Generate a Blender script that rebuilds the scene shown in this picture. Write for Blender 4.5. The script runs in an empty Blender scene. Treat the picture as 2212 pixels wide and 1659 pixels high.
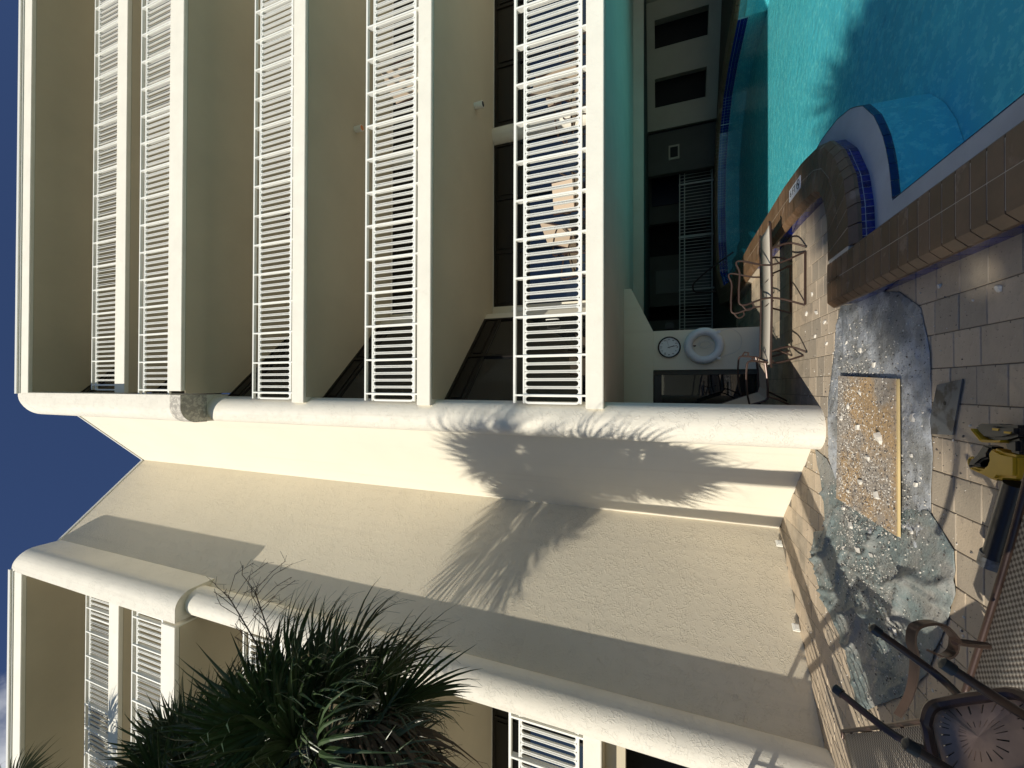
import bpy, bmesh, math, random
from mathutils import Vector, Matrix, noise
from mathutils.geometry import tessellate_polygon
random.seed(7)
S = bpy.context.scene
COL = S.collection
R = math.radians
PI = math.pi

# ------------------------------------------------------------------ camera
PITCH, YAW, EYE = R(20.46), R(0.426), 1.75
cd = bpy.data.cameras.new('camera'); cam = bpy.data.objects.new('camera', cd); COL.objects.link(cam)
fw = Vector((math.cos(PITCH)*math.sin(YAW), math.cos(PITCH)*math.cos(YAW), math.sin(PITCH)))
rt = Vector((math.cos(YAW), -math.sin(YAW), 0))
up = Vector((-math.sin(PITCH)*math.sin(YAW), -math.sin(PITCH)*math.cos(YAW), math.cos(PITCH)))
M = Matrix.Identity(4)
M.col[0][:3] = -up; M.col[1][:3] = rt; M.col[2][:3] = -fw; M.col[3][:3] = (0, 0, EYE)   # the phone was turned on its side
cam.matrix_world = M
cd.sensor_width = 36; cd.lens = 863.6/2212*36; cd.clip_start = .05; cd.clip_end = 2000
S.camera = cam
# ------------------------------------------------------------------ light
SUN_EL, SUN_AZ = R(29), R(28)          # sun stands behind the left shoulder
sdir = Vector((math.sin(SUN_AZ)*math.cos(SUN_EL), math.cos(SUN_AZ)*math.cos(SUN_EL), -math.sin(SUN_EL)))
sd = bpy.data.lights.new('sun', 'SUN'); so = bpy.data.objects.new('sun', sd); COL.objects.link(so)
so.rotation_euler = sdir.to_track_quat('-Z', 'Y').to_euler()
sd.energy = 4.8; sd.angle = R(.55); sd.color = (1, .93, .80)
W = bpy.data.worlds.new('World'); S.world = W; W.use_nodes = True
wt = W.node_tree; wt.nodes.clear()
wo = wt.nodes.new('ShaderNodeOutputWorld'); wb = wt.nodes.new('ShaderNodeBackground')
sky = wt.nodes.new('ShaderNodeTexSky'); sky.sky_type = 'NISHITA'; sky.sun_disc = False
sky.sun_elevation = SUN_EL; sky.sun_rotation = PI + SUN_AZ
sky.air_density = 1.0; sky.dust_density = 0.0; sky.ozone_density = 6.0
tc = wt.nodes.new('ShaderNodeTexCoord'); mp = wt.nodes.new('ShaderNodeMapping'); mp.inputs['Location'].default_value = (.9, .3, .4)
nz = wt.nodes.new('ShaderNodeTexNoise'); nz.inputs['Scale'].default_value = 2.6; nz.inputs['Detail'].default_value = 8; nz.inputs['Roughness'].default_value = .6
cr = wt.nodes.new('ShaderNodeValToRGB'); cr.color_ramp.elements[0].position = .68; cr.color_ramp.elements[1].position = .80
mx = wt.nodes.new('ShaderNodeMix'); mx.data_type = 'RGBA'; mx.inputs[7].default_value = (9, 9.3, 10, 1)
wt.links.new(tc.outputs['Generated'], mp.inputs[0]); wt.links.new(mp.outputs[0], nz.inputs[0]); 

cdir = (fw*863.6+rt*(829.5-1720)+up*(1106+20)).normalized()
vd = wt.nodes.new('ShaderNodeVectorMath'); vd.operation = 'DOT_PRODUCT'; vd.inputs[1].default_value = cdir; wt.links.new(tc.outputs['Generated'], vd.inputs[0])
mr = wt.nodes.new('ShaderNodeMapRange'); mr.inputs['From Min'].default_value = .965; mr.inputs['From Max'].default_value = .997; wt.links.new(vd.outputs['Value'], mr.inputs[0])
ad = wt.nodes.new('ShaderNodeMath'); ad.operation = 'MULTIPLY_ADD'; ad.inputs[1].default_value = .34; wt.links.new(mr.outputs[0], ad.inputs[0]); wt.links.new(nz.outputs[0], ad.inputs[2]); wt.links.new(ad.outputs[0], cr.inputs[0])
wt.links.new(cr.outputs[0], mx.inputs[0]); hs = wt.nodes.new('ShaderNodeHueSaturation'); hs.inputs['Saturation'].default_value = 1.0; hs.inputs['Value'].default_value = 1.28; hs.inputs['Hue'].default_value = .51; wt.links.new(sky.outputs[0], hs.inputs['Color']); wt.links.new(hs.outputs[0], mx.inputs[6]); wt.links.new(mx.outputs[2], wb.inputs[0]); wt.links.new(wb.outputs[0], wo.inputs[0])
wb.inputs[1].default_value = .066
S.view_settings.view_transform = 'Standard'; S.view_settings.look = 'None'
S.view_settings.exposure = 0.0; S.view_settings.gamma = 1
S.render.engine = 'CYCLES'

# ------------------------------------------------------------------ helpers
def tag(o, label=None, cat=None, group=None, kind=None):
    if label: o['label'] = label
    if cat: o['category'] = cat
    if group: o['group'] = group
    if kind: o['kind'] = kind
    return o
def empty(name, loc=(0, 0, 0), rz=0, **k):
    o = bpy.data.objects.new(name, None); COL.objects.link(o); o.location = loc; o.rotation_euler = (0, 0, rz); o.empty_display_size = .1
    return tag(o, **k)
class MB:
    def __init__(s): s.v = []; s.f = []; s.m = None
    def add(s, v, f):
        n = len(s.v); s.v += [tuple(p) for p in v]; s.f += [tuple(i+n for i in q) for q in f]
    def box(s, a, b, mat=None):
        x0, y0, z0 = a; x1, y1, z1 = b
        v = [(x0,y0,z0),(x1,y0,z0),(x1,y1,z0),(x0,y1,z0),(x0,y0,z1),(x1,y0,z1),(x1,y1,z1),(x0,y1,z1)]
        if mat: v = [mat @ Vector(p) for p in v]
        s.add(v, [(3,2,1,0),(4,5,6,7),(0,1,5,4),(1,2,6,5),(2,3,7,6),(3,0,4,7)])
        return s
    def prism(s, pts, z0, z1, cap=True):
        n = len(pts); a = sum(pts[i][0]*pts[(i+1) % n][1]-pts[(i+1) % n][0]*pts[i][1] for i in range(n))
        if a < 0: pts = pts[::-1]
        v = [(p[0], p[1], z0) for p in pts]+[(p[0], p[1], z1) for p in pts]
        f = [(i, (i+1) % n, (i+1) % n+n, i+n) for i in range(n)]
        if cap:
            for t in tessellate_polygon([[Vector((p[0], p[1], 0)) for p in pts]]):
                t = list(t); q = [pts[i] for i in t]
                ar = (q[1][0]-q[0][0])*(q[2][1]-q[0][1])-(q[2][0]-q[0][0])*(q[1][1]-q[0][1])
                if ar < 0: t = t[::-1]
                f += [(t[0]+n, t[1]+n, t[2]+n), (t[2], t[1], t[0])]
        s.add(v, f); return s
    def tube(s, pts, r, seg=8, closed=False, flat=None, cap=True):
        """sweep a circle (or a flat bar: flat=(half width, half depth, side vector)) along a path"""
        P = [Vector(p) for p in pts]; n = len(P); rings = []
        N = None
        for i in range(n):
            a = P[(i-1) % n] if (closed or i > 0) else P[i]; b = P[(i+1) % n] if (closed or i < n-1) else P[i]
            T = (b-a).normalized()
            if flat:
                D = Vector(flat[2]).normalized(); Nn = T.cross(D).normalized()
                rings.append([P[i]+Nn*flat[0]*c0+D*flat[1]*c1 for c0, c1 in ((1,1),(-1,1),(-1,-1),(1,-1))])
                continue
            if N is None:
                N = T.orthogonal().normalized()
            N = (N-T*N.dot(T)).normalized(); B = T.cross(N)
            rr = r[i] if isinstance(r, (list, tuple)) else r
            rings.append([P[i]+(N*math.cos(2*PI*k/seg)+B*math.sin(2*PI*k/seg))*rr for k in range(seg)])
        m = len(rings[0]); v = [p for q in rings for p in q]; f = []
        for i in range(n if closed else n-1):
            for k in range(m):
                f.append((i*m+k, i*m+(k+1) % m, ((i+1) % n)*m+(k+1) % m, ((i+1) % n)*m+k))
        if not closed and cap: f += [tuple(range(m))[::-1], tuple((n-1)*m+k for k in range(m))]
        s.add(v, f); return s
    def cyl(s, a, b, r0, r1=None, seg=20):
        return s.tube([a, b], [r0, r1 if r1 is not None else r0], seg)
    def build(s, name, mat, parent=None, smooth=False, bevel=0, **k):
        me = bpy.data.meshes.new(name); me.from_pydata(s.v, [], s.f); me.validate()
        bm = bmesh.new(); bm.from_mesh(me); bmesh.ops.recalc_face_normals(bm, faces=bm.faces)
        if bevel: bmesh.ops.bevel(bm, geom=[e for e in bm.edges if len(e.link_faces) == 2 and e.calc_face_angle(0) > .6], offset=bevel, segments=2, affect='EDGES', clamp_overlap=True)
        bm.to_mesh(me); bm.free()
        if smooth:
            for p in me.polygons: p.use_smooth = True
            me.set_sharp_from_angle(angle=R(40))
        if mat: me.materials.append(mat)
        o = bpy.data.objects.new(name, me); COL.objects.link(o)
        if parent: o.parent = parent
        return tag(o, **k)
def link(name, me, parent=None, loc=(0,0,0), rot=(0,0,0), **k):
    o = bpy.data.objects.new(name, me); COL.objects.link(o); o.location = loc; o.rotation_euler = rot
    if parent: o.parent = parent
    return tag(o, **k)
def copy_tree(o, parent=None):
    c = o.copy(); COL.objects.link(c)
    if parent: c.parent = parent
    for ch in list(o.children): copy_tree(ch, c)
    return c
def arc(cx, cy, r, a0, a1, n): return [(cx+r*math.cos(R(a0+(a1-a0)*i/n)), cy+r*math.sin(R(a0+(a1-a0)*i/n))) for i in range(n+1)]
def smooth_path(P, n=6):
    P = [Vector(p) for p in P]; out = []
    for i in range(len(P)-1):
        p0 = P[max(i-1, 0)]; p1 = P[i]; p2 = P[i+1]; p3 = P[min(i+2, len(P)-1)]
        for k in range(n):
            t = k/n
            out.append(.5*((2*p1)+(p2-p0)*t+(2*p0-5*p1+4*p2-p3)*t*t+(3*p1-p0-3*p2+p3)*t**3))
    out.append(P[-1]); return out
def text_mesh(txt, size, name='lettering', depth=.0008):
    cu = bpy.data.curves.new(name, 'FONT'); cu.body = txt; cu.size = size; cu.align_x = 'CENTER'; cu.align_y = 'CENTER'; cu.extrude = depth; cu.resolution_u = 3
    o = bpy.data.objects.new(name, cu); COL.objects.link(o)
    dg = bpy.context.evaluated_depsgraph_get(); me = bpy.data.meshes.new_from_object(o.evaluated_get(dg)); me.name = name
    bpy.data.objects.remove(o); return me

# ------------------------------------------------------------------ materials
def mat(name, col, rough=.6, metal=0, bump=None, var=None, spots=None, spec=None, coat=0, trans=0, ior=None, subsurf=0):
    """bump=(scale,strength,distance,kind), var=(scale,amount), spots=(scale,threshold,colour,amount)"""
    m = bpy.data.materials.new(name); m.use_nodes = True; t = m.node_tree; N = t.nodes; L = t.links
    b = N['Principled BSDF']; b.inputs['Base Color'].default_value = (*col, 1); b.inputs['Roughness'].default_value = rough; b.inputs['Metallic'].default_value = metal
    if spec is not None: b.inputs['Specular IOR Level'].default_value = spec
    if ior: b.inputs['IOR'].default_value = ior
    b.inputs['Coat Weight'].default_value = coat
    c = N.new('ShaderNodeTexCoord').outputs['Object']
    src = None
    def streak_n(sc):
        mpg = N.new('ShaderNodeMapping'); mpg.inputs['Scale'].default_value = (sc, sc, sc*.035); L.new(c, mpg.inputs[0]); n = N.new('ShaderNodeTexNoise'); n.inputs['Scale'].default_value = 1; n.inputs['Detail'].default_value = 5; L.new(mpg.outputs[0], n.inputs[0]); return n.outputs['Fac']
    def noise_n(sc, det=6, ro=.6, typ=None):
        n = N.new('ShaderNodeTexNoise'); n.inputs['Scale'].default_value = sc; n.inputs['Detail'].default_value = det; n.inputs['Roughness'].default_value = ro
        if typ: n.noise_type = typ
        L.new(c, n.inputs['Vector']); return n.outputs['Fac']
    if var:
        n = noise_n(var[0]); r = N.new('ShaderNodeMapRange'); r.inputs['From Min'].default_value = .3; r.inputs['From Max'].default_value = .7
        r.inputs['To Min'].default_value = 1-var[1]; r.inputs['To Max'].default_value = 1+var[1]*.6; L.new(n, r.inputs[0])
        mm = N.new('ShaderNodeVectorMath'); mm.operation = 'SCALE'; mm.inputs[0].default_value = col; L.new(r.outputs[0], mm.inputs['Scale']); src = mm.outputs[0]
    if spots:
        for sp in (spots if isinstance(spots, list) else [spots]):
            n = streak_n(-sp[0]) if sp[0] < 0 else noise_n(sp[0], 4, .65); r = N.new('ShaderNodeMapRange'); r.inputs['From Min'].default_value = sp[1]; r.inputs['From Max'].default_value = sp[1]+(sp[4] if len(sp) > 4 else .06); r.inputs['To Max'].default_value = sp[3]; L.new(n, r.inputs[0])
            x = N.new('ShaderNodeMix'); x.data_type = 'RGBA'; L.new(r.outputs[0], x.inputs[0])
            if src: L.new(src, x.inputs[6])
            else: x.inputs[6].default_value = (*col, 1)
            x.inputs[7].default_value = (*sp[2], 1); src = x.outputs[2]
    if src: L.new(src, b.inputs['Base Color'])
    if bump:
        prev = None
        for bp in (bump if isinstance(bump, list) else [bump]):
            k = bp[3] if len(bp) > 3 else 'n'
            if k == 'ridge':     # knocked-down stucco ridges: thin wandering raised lines
                n = noise_n(bp[0], 3, .55); a = N.new('ShaderNodeMath'); a.operation = 'SUBTRACT'; a.inputs[1].default_value = .5; L.new(n, a.inputs[0])
                ab = N.new('ShaderNodeMath'); ab.operation = 'ABSOLUTE'; L.new(a.outputs[0], ab.inputs[0])
                r = N.new('ShaderNodeMapRange'); r.inputs['From Min'].default_value = .0; r.interpolation_type = 'SMOOTHSTEP'; r.inputs['From Max'].default_value = .05; r.inputs['To Min'].default_value = 1; r.inputs['To Max'].default_value = 0; L.new(ab.outputs[0], r.inputs[0])
                n2 = noise_n(bp[0]*.45, 3, .6); r2 = N.new('ShaderNodeMapRange'); r2.inputs['From Min'].default_value = .44; r2.inputs['From Max'].default_value = .56; L.new(n2, r2.inputs[0])
                mu = N.new('ShaderNodeMath'); mu.operation = 'MULTIPLY'; L.new(r.outputs[0], mu.inputs[0]); L.new(r2.outputs[0], mu.inputs[1]); h = mu.outputs[0]
            elif k == 'wave':
                n = N.new('ShaderNodeTexWave'); n.inputs['Scale'].default_value = bp[0]; n.inputs['Distortion'].default_value = 2; L.new(c, n.inputs[0]); h = n.outputs['Fac']
            else: h = noise_n(bp[0], 6, .6)
            bn = N.new('ShaderNodeBump'); bn.inputs['Strength'].default_value = bp[1]; bn.inputs['Distance'].default_value = bp[2]; L.new(h, bn.inputs['Height'])
            if prev: L.new(prev, bn.inputs['Normal'])
            prev = bn.outputs[0]
        L.new(prev, b.inputs['Normal'])
    return m
CREAM = (.73, .655, .505)
m_wall = mat('cream_stucco', CREAM, .75, var=(.7, .05), spots=[(-6, .56, (.52, .46, .36), .22, .14)], bump=[(120, .2, .002), (15, .75, .0045, 'ridge'), (26, .6, .0035, 'ridge')])
m_wallc = mat('cream_stucco_smooth', (.75, .70, .575), .75, var=(.7, .04), spots=[(-6, .58, (.56, .50, .40), .18, .14), (1.3, .68, (.5, .45, .36), .2, .1)], bump=[(120, .15, .002), (17, .25, .002, 'ridge')])
m_pipe = mat('cream_stucco_bullnose', (.76, .72, .62), .7, var=(1.2, .05), spots=[(-9, .56, (.55, .51, .43), .25, .14), (4, .66, (.6, .56, .48), .3, .08)], bump=[(120, .2, .002), (15, .7, .0045, 'ridge'), (26, .5, .003, 'ridge')])
m_slab = mat('white_slab_paint', (.79, .76, .66), .7, var=(2, .06), spots=[(3, .66, (.55, .52, .44), .35, .12)], bump=[(18, .4, .003, 'ridge'), (90, .2, .002)])
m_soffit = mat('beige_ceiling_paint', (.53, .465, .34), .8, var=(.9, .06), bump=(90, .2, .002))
m_patch = mat('grey_patched_mortar', (.42, .39, .34), .9, var=(9, .25), spots=[(14, .5, (.66, .62, .53), .8, .05)], bump=(30, .5, .01))
m_white = mat('white_railing_paint', (.82, .82, .76), .4, var=(4, .04))
m_drip = mat('white_drip_metal', (.75, .75, .7), .35)
m_frame = mat('dark_bronze_frame', (.018, .015, .012), .35, .3)
m_dark = mat('shade_dark', (.02, .02, .019), .9, var=(2, .3))  # near-black: shade of the rooms put into the colour
m_glass = mat('tinted_glass', (.008, .010, .011), .02, ior=1.72, bump=(.8, .04, .02))
m_curt = mat('pale_blind', (.30, .32, .31), .8)
m_deckbase = mat('sand_joint', (.16, .135, .10), .95, var=(20, .3))
m_ground = mat('lawn_ground', (.07, .085, .04), .95, var=(.5, .15), bump=(8, .3, .02))
def paver(n, c): return mat(n, c, .85, var=(5, .14), spots=[(38, .64, (.05, .045, .04), .8, .03), (2.4, .50, (.17, .145, .11), .65, .22), (9, .56, (.22, .18, .14), .45, .15), (60, .68, (.62, .58, .50), .6, .02)], bump=[(70, .6, .004), (12, .4, .004)])
m_pav = [paver('tumbled_paver', (.48, .39, .28)), paver('tumbled_paver_grey', (.40, .335, .25)), paver('tumbled_paver_warm', (.53, .43, .31))]
m_cop = [mat('brown_coping_tile', (.185, .11, .06), .45, var=(6, .2), spots=[(4.5, .60, (.36, .25, .18), .6, .08), (35, .72, (.6, .55, .5), .6, .03)], bump=(40, .3, .002)),
         mat('brown_coping_tile_light', (.20, .122, .070), .5, var=(6, .2), spots=[(4.5, .58, (.38, .27, .2), .6, .08)], bump=(40, .3, .002)),
         mat('brown_coping_tile_dark', (.165, .098, .053), .42, var=(6, .2), bump=(40, .3, .002))]
m_grout = mat('grout', (.56, .49, .39), .9)
m_wgrout = mat('white_grout', (.62, .64, .66), .8)
m_blue = mat('cobalt_glazed_tile', (.006, .018, .20), .08, var=(18, .5), coat=.5)
m_blue2 = mat('cobalt_glazed_tile_dark', (.004, .010, .11), .08, var=(18, .5), coat=.5)
m_ledge = mat('grey_pool_plaster', (.50, .52, .52), .7, var=(3, .12), spots=[(30, .7, (.2, .2, .2), .6, .03)], bump=(60, .3, .002))
m_pool = mat('turquoise_plaster_ripple_light', (.20, .68, .76), .8, var=(1.3, .10), spots=[(7, .53, (.34, .84, .84), .6, .05), (13, .56, (.50, .92, .90), .6, .04)])  # pale blotches painted in for the sunlit ripple net
m_bronze = mat('bronze_powder_coat', (.065, .039, .030), .36, .4, var=(20, .15))
m_rubber = mat('black_rubber', (.012, .014, .016), .35)
m_tanmesh = mat('tan_sling_fabric', (.50, .40, .30), .8, bump=(200, .3, .001))
m_ring = mat('white_ring_vinyl', (.66, .70, .74), .45, var=(6, .06))
m_rope = mat('white_rope', (.60, .58, .52), .8)
m_cblack = mat('black_plastic', (.012, .012, .013), .35)
m_cface = mat('white_clock_face', (.72, .74, .75), .4)
m_navy = mat('navy_board', (.004, .006, .022), .5)
m_greywall = mat('shaded_grey_wall', (.085, .083, .07), .85, var=(1, .15))  # wall grey darkened to carry the shade under the slabs
m_bounce_soffit = mat('bounce_offset_ceiling', (.55, .42, .34), .8, var=(1.5, .08))  # beige reddened against the teal water bounce, lightened for missing ripple light
m_tarp = mat('blue_grey_drop_cloth', (.43, .45, .47), .6, var=(7, .12), spots=[(1.4, .44, (.20, .20, .185), .85, .12), (55, .60, (.07, .065, .06), .8, .04), (42, .66, (.75, .72, .64), .8, .03)], bump=[(30, .6, .008), (9, .8, .03)])
m_tarpg = mat('green_grey_drop_cloth', (.175, .215, .21), .55, var=(5, .18), spots=[(1.8, .46, (.27, .26, .235), .85, .15), (60, .63, (.06, .06, .06), .7, .04), (42, .655, (.72, .70, .60), .85, .03)], bump=[(26, .6, .008), (11, .8, .03)])
m_ply = mat('dusty_plywood', (.46, .31, .16), .8, var=(4, .15), spots=[(1.9, .42, (.33, .30, .26), .85, .14), (48, .56, (.10, .09, .08), .8, .05), (40, .63, (.78, .76, .7), .9, .03)], bump=(60, .6, .004))
m_plyedge = mat('raw_plywood_edge', (.62, .47, .22), .8)
m_chip = mat('plaster_chip', (.68, .64, .56), .9, var=(30, .15), bump=(60, .5, .004))
m_chipd = mat('dark_mortar_chip', (.11, .10, .09), .95)
m_steel = mat('smeared_steel', (.16, .175, .19), .5, .5, spots=[(6, .5, (.07, .06, .05), .8, .1)], bump=(30, .3, .002))
m_yel = mat('yellow_tool_plastic', (.62, .36, .015), .4, var=(8, .08))
m_orange = mat('warm_lamp', (.7, .25, .08), .6)
m_tile_w = mat('white_marker_tile', (.72, .74, .76), .3)
m_ink = mat('black_ink', (.01, .01, .01), .6)
m_trunk = mat('palm_trunk_bark', (.16, .12, .085), .95, var=(6, .3), bump=(14, .9, .03))
m_leaf = mat('palm_leaf', (.05, .085, .03), .38, var=(3, .3), spots=[(4, .66, (.15, .11, .05), .5, .1)])
m_leaf2 = mat('palm_leaf_dull', (.06, .082, .042), .5, var=(3, .3))
m_dead = mat('dry_brown_leaf', (.085, .055, .032), .8, var=(5, .3))
def mesh_fabric():
    m = bpy.data.materials.new('taupe_sling_mesh'); m.use_nodes = True; t = m.node_tree; N = t.nodes; L = t.links; b = N['Principled BSDF']
    c = N.new('ShaderNodeTexCoord'); sp = N.new('ShaderNodeSeparateXYZ'); L.new(c.outputs['Object'], sp.inputs[0])
    o = []
    for ax, fr in ((0, 190), (1, 250)):
        s_ = N.new('ShaderNodeMath'); s_.operation = 'MULTIPLY'; s_.inputs[1].default_value = fr; L.new(sp.outputs[ax], s_.inputs[0])
        q = N.new('ShaderNodeMath'); q.operation = 'SINE'; L.new(s_.outputs[0], q.inputs[0]); o.append(q.outputs[0])
    a = N.new('ShaderNodeMath'); a.operation = 'MULTIPLY'; L.new(o[0], a.inputs[0]); L.new(o[1], a.inputs[1])
    r = N.new('ShaderNodeMapRange'); r.inputs['From Min'].default_value = -.5; r.inputs['From Max'].default_value = .5; L.new(a.outputs[0], r.inputs[0])
    x = N.new('ShaderNodeMix'); x.data_type = 'RGBA'; x.inputs[6].default_value = (.11, .085, .065, 1); x.inputs[7].default_value = (.50, .45, .38, 1); L.new(r.outputs[0], x.inputs[0]); L.new(x.outputs[2], b.inputs[0])
    bn = N.new('ShaderNodeBump'); bn.inputs['Strength'].default_value = .5; bn.inputs['Distance'].default_value = .002; L.new(a.outputs[0], bn.inputs['Height']); L.new(bn.outputs[0], b.inputs['Normal']); b.inputs['Roughness'].default_value = .7
    return m
m_mesh = mesh_fabric()
def water_mat():
    m = bpy.data.materials.new('pool_water'); m.use_nodes = True; t = m.node_tree; N = t.nodes; L = t.links; N.clear()
    o = N.new('ShaderNodeOutputMaterial'); tr = N.new('ShaderNodeBsdfTransparent'); tr.inputs[0].default_value = (.66, .94, .965, 1)
    gl = N.new('ShaderNodeBsdfGlossy'); gl.inputs['Roughness'].default_value = .02; 
    mxs = N.new('ShaderNodeMixShader'); c = N.new('ShaderNodeTexCoord')
    n1 = N.new('ShaderNodeTexNoise'); n1.inputs['Scale'].default_value = 8; n1.inputs['Detail'].default_value = 4; L.new(c.outputs['Object'], n1.inputs[0])
    bn = N.new('ShaderNodeBump'); bn.inputs['Strength'].default_value = .35; bn.inputs['Distance'].default_value = .03; L.new(n1.outputs[0], bn.inputs['Height'])
    L.new(bn.outputs[0], gl.inputs['Normal']); 
    # reflectance the same from above and below, so that sunlight enters the pool
    ge = N.new('ShaderNodeNewGeometry'); dt = N.new('ShaderNodeVectorMath'); dt.operation = 'DOT_PRODUCT'; L.new(ge.outputs['Incoming'], dt.inputs[0]); L.new(bn.outputs[0], dt.inputs[1])
    def mth(op, a, b_=None):
        q = N.new('ShaderNodeMath'); q.operation = op
        for i_, v_ in enumerate((a, b_)):
            if v_ is None: continue
            if isinstance(v_, (int, float)): q.inputs[i_].default_value = v_
            else: L.new(v_, q.inputs[i_])
        return q.outputs[0]
    ab = mth('ABSOLUTE', dt.outputs['Value']); p5 = mth('POWER', mth('SUBTRACT', 1.0, ab), 5.0); sch = mth('ADD', mth('MULTIPLY', p5, .9), .02); L.new(sch, mxs.inputs[0]); L.new(tr.outputs[0], mxs.inputs[1]); L.new(gl.outputs[0], mxs.inputs[2]); L.new(mxs.outputs[0], o.inputs[0])
    return m
m_water = water_mat()

# ------------------------------------------------------------------ ground, deck and pool basin
POOL = [(1.25, -3), (1.25, 4.30), (1.61, 4.33), (1.9, 4.41), (2.24, 4.63), (2.48, 4.9), (2.6, 5.2), (2.68, 5.6), (2.73, 6.3), (2.72, 8.5), (2.6, 11), (2.78, 12.4), (3.4, 13.2), (4.4, 13.55), (5.5, 13.7), (6.6, 13.6), (7.5, 13.15), (8.1, 12.4), (8.3, 11.5), (8.35, 10.2), (9.2, 8.6), (12, 7), (12, -3)]
CW_ = .44
def offset_poly(P, d, skip=()):
    n = len(P); out = []
    for i in range(n):
        a = Vector(P[(i-1) % n]); b = Vector(P[i]); c = Vector(P[(i+1) % n])
        n1 = (b-a).normalized(); n2 = (c-b).normalized(); n1 = Vector((-n1.y, n1.x)); n2 = Vector((-n2.y, n2.x))
        k = (n1+n2).normalized(); q = max(k.dot(n1), .35); out.append(b+k*(d/q))
    return [(p.x, p.y) for p in out]
# deck-side edge of the coping, point for point with POOL
DECKSIDE = [(.81, -3), (.81, 4.83), (1.4, 4.84), (1.66, 4.86), (1.88, 4.94), (2.03, 5.06), (2.10, 5.2), (2.15, 5.6), (2.18, 6.3), (2.18, 8.5), (2.1, 11.1), (2.32, 12.65), (3.15, 13.6), (4.3, 14.0), (5.5, 14.15), (6.7, 14.05), (7.8, 13.5), (8.5, 12.6), (8.75, 11.5), (8.8, 10.4), (9.6, 9.0), (12.4, 7.4), (12.4, -3)]
def sheet(outer, hole, z, name, m, **k):
    polys = [[Vector((*p, 0)) for p in outer]]+([[Vector((*p, 0)) for p in hole]] if hole else [])
    allp = [p for q in polys for p in q]; b = MB(); b.add([(p.x, p.y, z) for p in allp], [tuple(t) for t in tessellate_polygon(polys)])
    o = b.build(name, m, **k)
    me = o.data
    for p in me.polygons:
        if p.normal.z < 0: p.flip()
    return o
HOLE = [(a[0]*.5+b_[0]*.5, a[1]*.5+b_[1]*.5) for a, b_ in zip(DECKSIDE, POOL)]
sheet([(-300, -300), (300, -300), (300, 300), (-300, 300)], [(-9, -4), (-9, 20), (14, 20), (14, -4)], -.02, 'ground', m_ground, kind='structure')
deck = sheet([(-9, -4), (14, -4), (14, 20), (-9, 20)], HOLE, -.007, 'pool_deck', m_deckbase, kind='structure')
def inpoly(x, y, P):
    r = False; j = len(P)-1
    for i in range(len(P)):
        if (P[i][1] > y) != (P[j][1] > y) and x < (P[j][0]-P[i][0])*(y-P[i][1])/(P[j][1]-P[i][1])+P[i][0]: r = not r
        j = i
    return r
def proj(p):
    d = Vector(p)-Vector((0, 0, EYE)); z = d.dot(fw)
    return (.5+(-d.dot(up))/z*863.6/2212, .5-d.dot(rt)/z*863.6/1659, z) if z > .1 else (9, 9, -1)
def inside_walls(x, y): return (x+y > 5.33 and x < -.3 and x > -2.2) or (x-y < -9.7) or (y > 7.3 and x < -2.2)
pav = []
for i in range(-26, 40):
    x0 = i*.232-.11+.012; off = random.choice((0, .055, .115, .17)); y = -1+off
    while y < 15.5:
        h = random.choice((.232, .232, .232, .232, .30))
        cx, cy = x0+.114, y+h/2
        u, v, z = proj((cx, cy, 0))
        if not any(inpoly(a, b, POOL) for a, b in ((x0+.01, y+.01), (x0+.22, y+.01), (x0+.01, y+h-.02), (x0+.22, y+h-.02))) and not inside_walls(cx, cy) and cx < 9:
            pav.append(((z if 0 <= u <= 1.03 and -.03 <= v <= 1.03 else z+50 if z > 0 else 90), x0, y, h, (-.02 < u < 1.1 and -.1 < v < 1.1)))
        y += h
pav.sort()
pm = {}
for h in (.232, .30):
    for k in range(3):
        b = MB(); w, g = .2265, h-.0055; e = .004
        b.add([(e, e, 0), (w-e, e, 0), (w-e, g-e, 0), (e, g-e, 0), (0, 0, -.004), (w, 0, -.004), (w, g, -.004), (0, g, -.004), (0, 0, -.02), (w, 0, -.02), (w, g, -.02), (0, g, -.02)],
              [(0, 1, 2, 3)]+[(i+4, (i+1) % 4+4, (i+1) % 4, i) for i in range(4)]+[(i+8, (i+1) % 4+8, (i+1) % 4+4, i+4) for i in range(4)])
        o = b.build('paver', m_pav[k]); pm[(h, k)] = o.data; bpy.data.objects.remove(o)
rest = [MB() for _ in range(3)]; cnt = 0
for z, x0, y, h, vis in pav:
    k = random.randrange(3); dz = random.uniform(-.0018, .0012)
    if cnt < 300 and z < 50:
        cnt += 1; o = link('paver', pm[(h, k)], deck, (x0, y, dz), (random.uniform(-.004, .004), random.uniform(-.004, .004), 0))
    elif vis or z < 60:
        rest[k].box((x0, y, -.015), (x0+.2265, y+h-.0055, dz-.0005))
for k in range(3): rest[k].build('paver_field', m_pav[k], deck, kind='stuff')
# pool
pool = empty('swimming_pool', (4, 8, 0), kind='structure'); pool.location = (0, 0, 0)
b = MB(); n = len(POOL)
b.add([(*p, .14) for p in POOL]+[(*p, -.45) for p in POOL], [(i, (i+1) % n, (i+1) % n+n, i+n) for i in range(n)]); b.build('basin_wall', m_pool, pool)
fl = sheet(POOL, None, -.45, 'basin_floor', m_pool); fl.parent = pool
wtr = sheet(POOL, None, .005, 'water', m_water, kind='structure')
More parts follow.
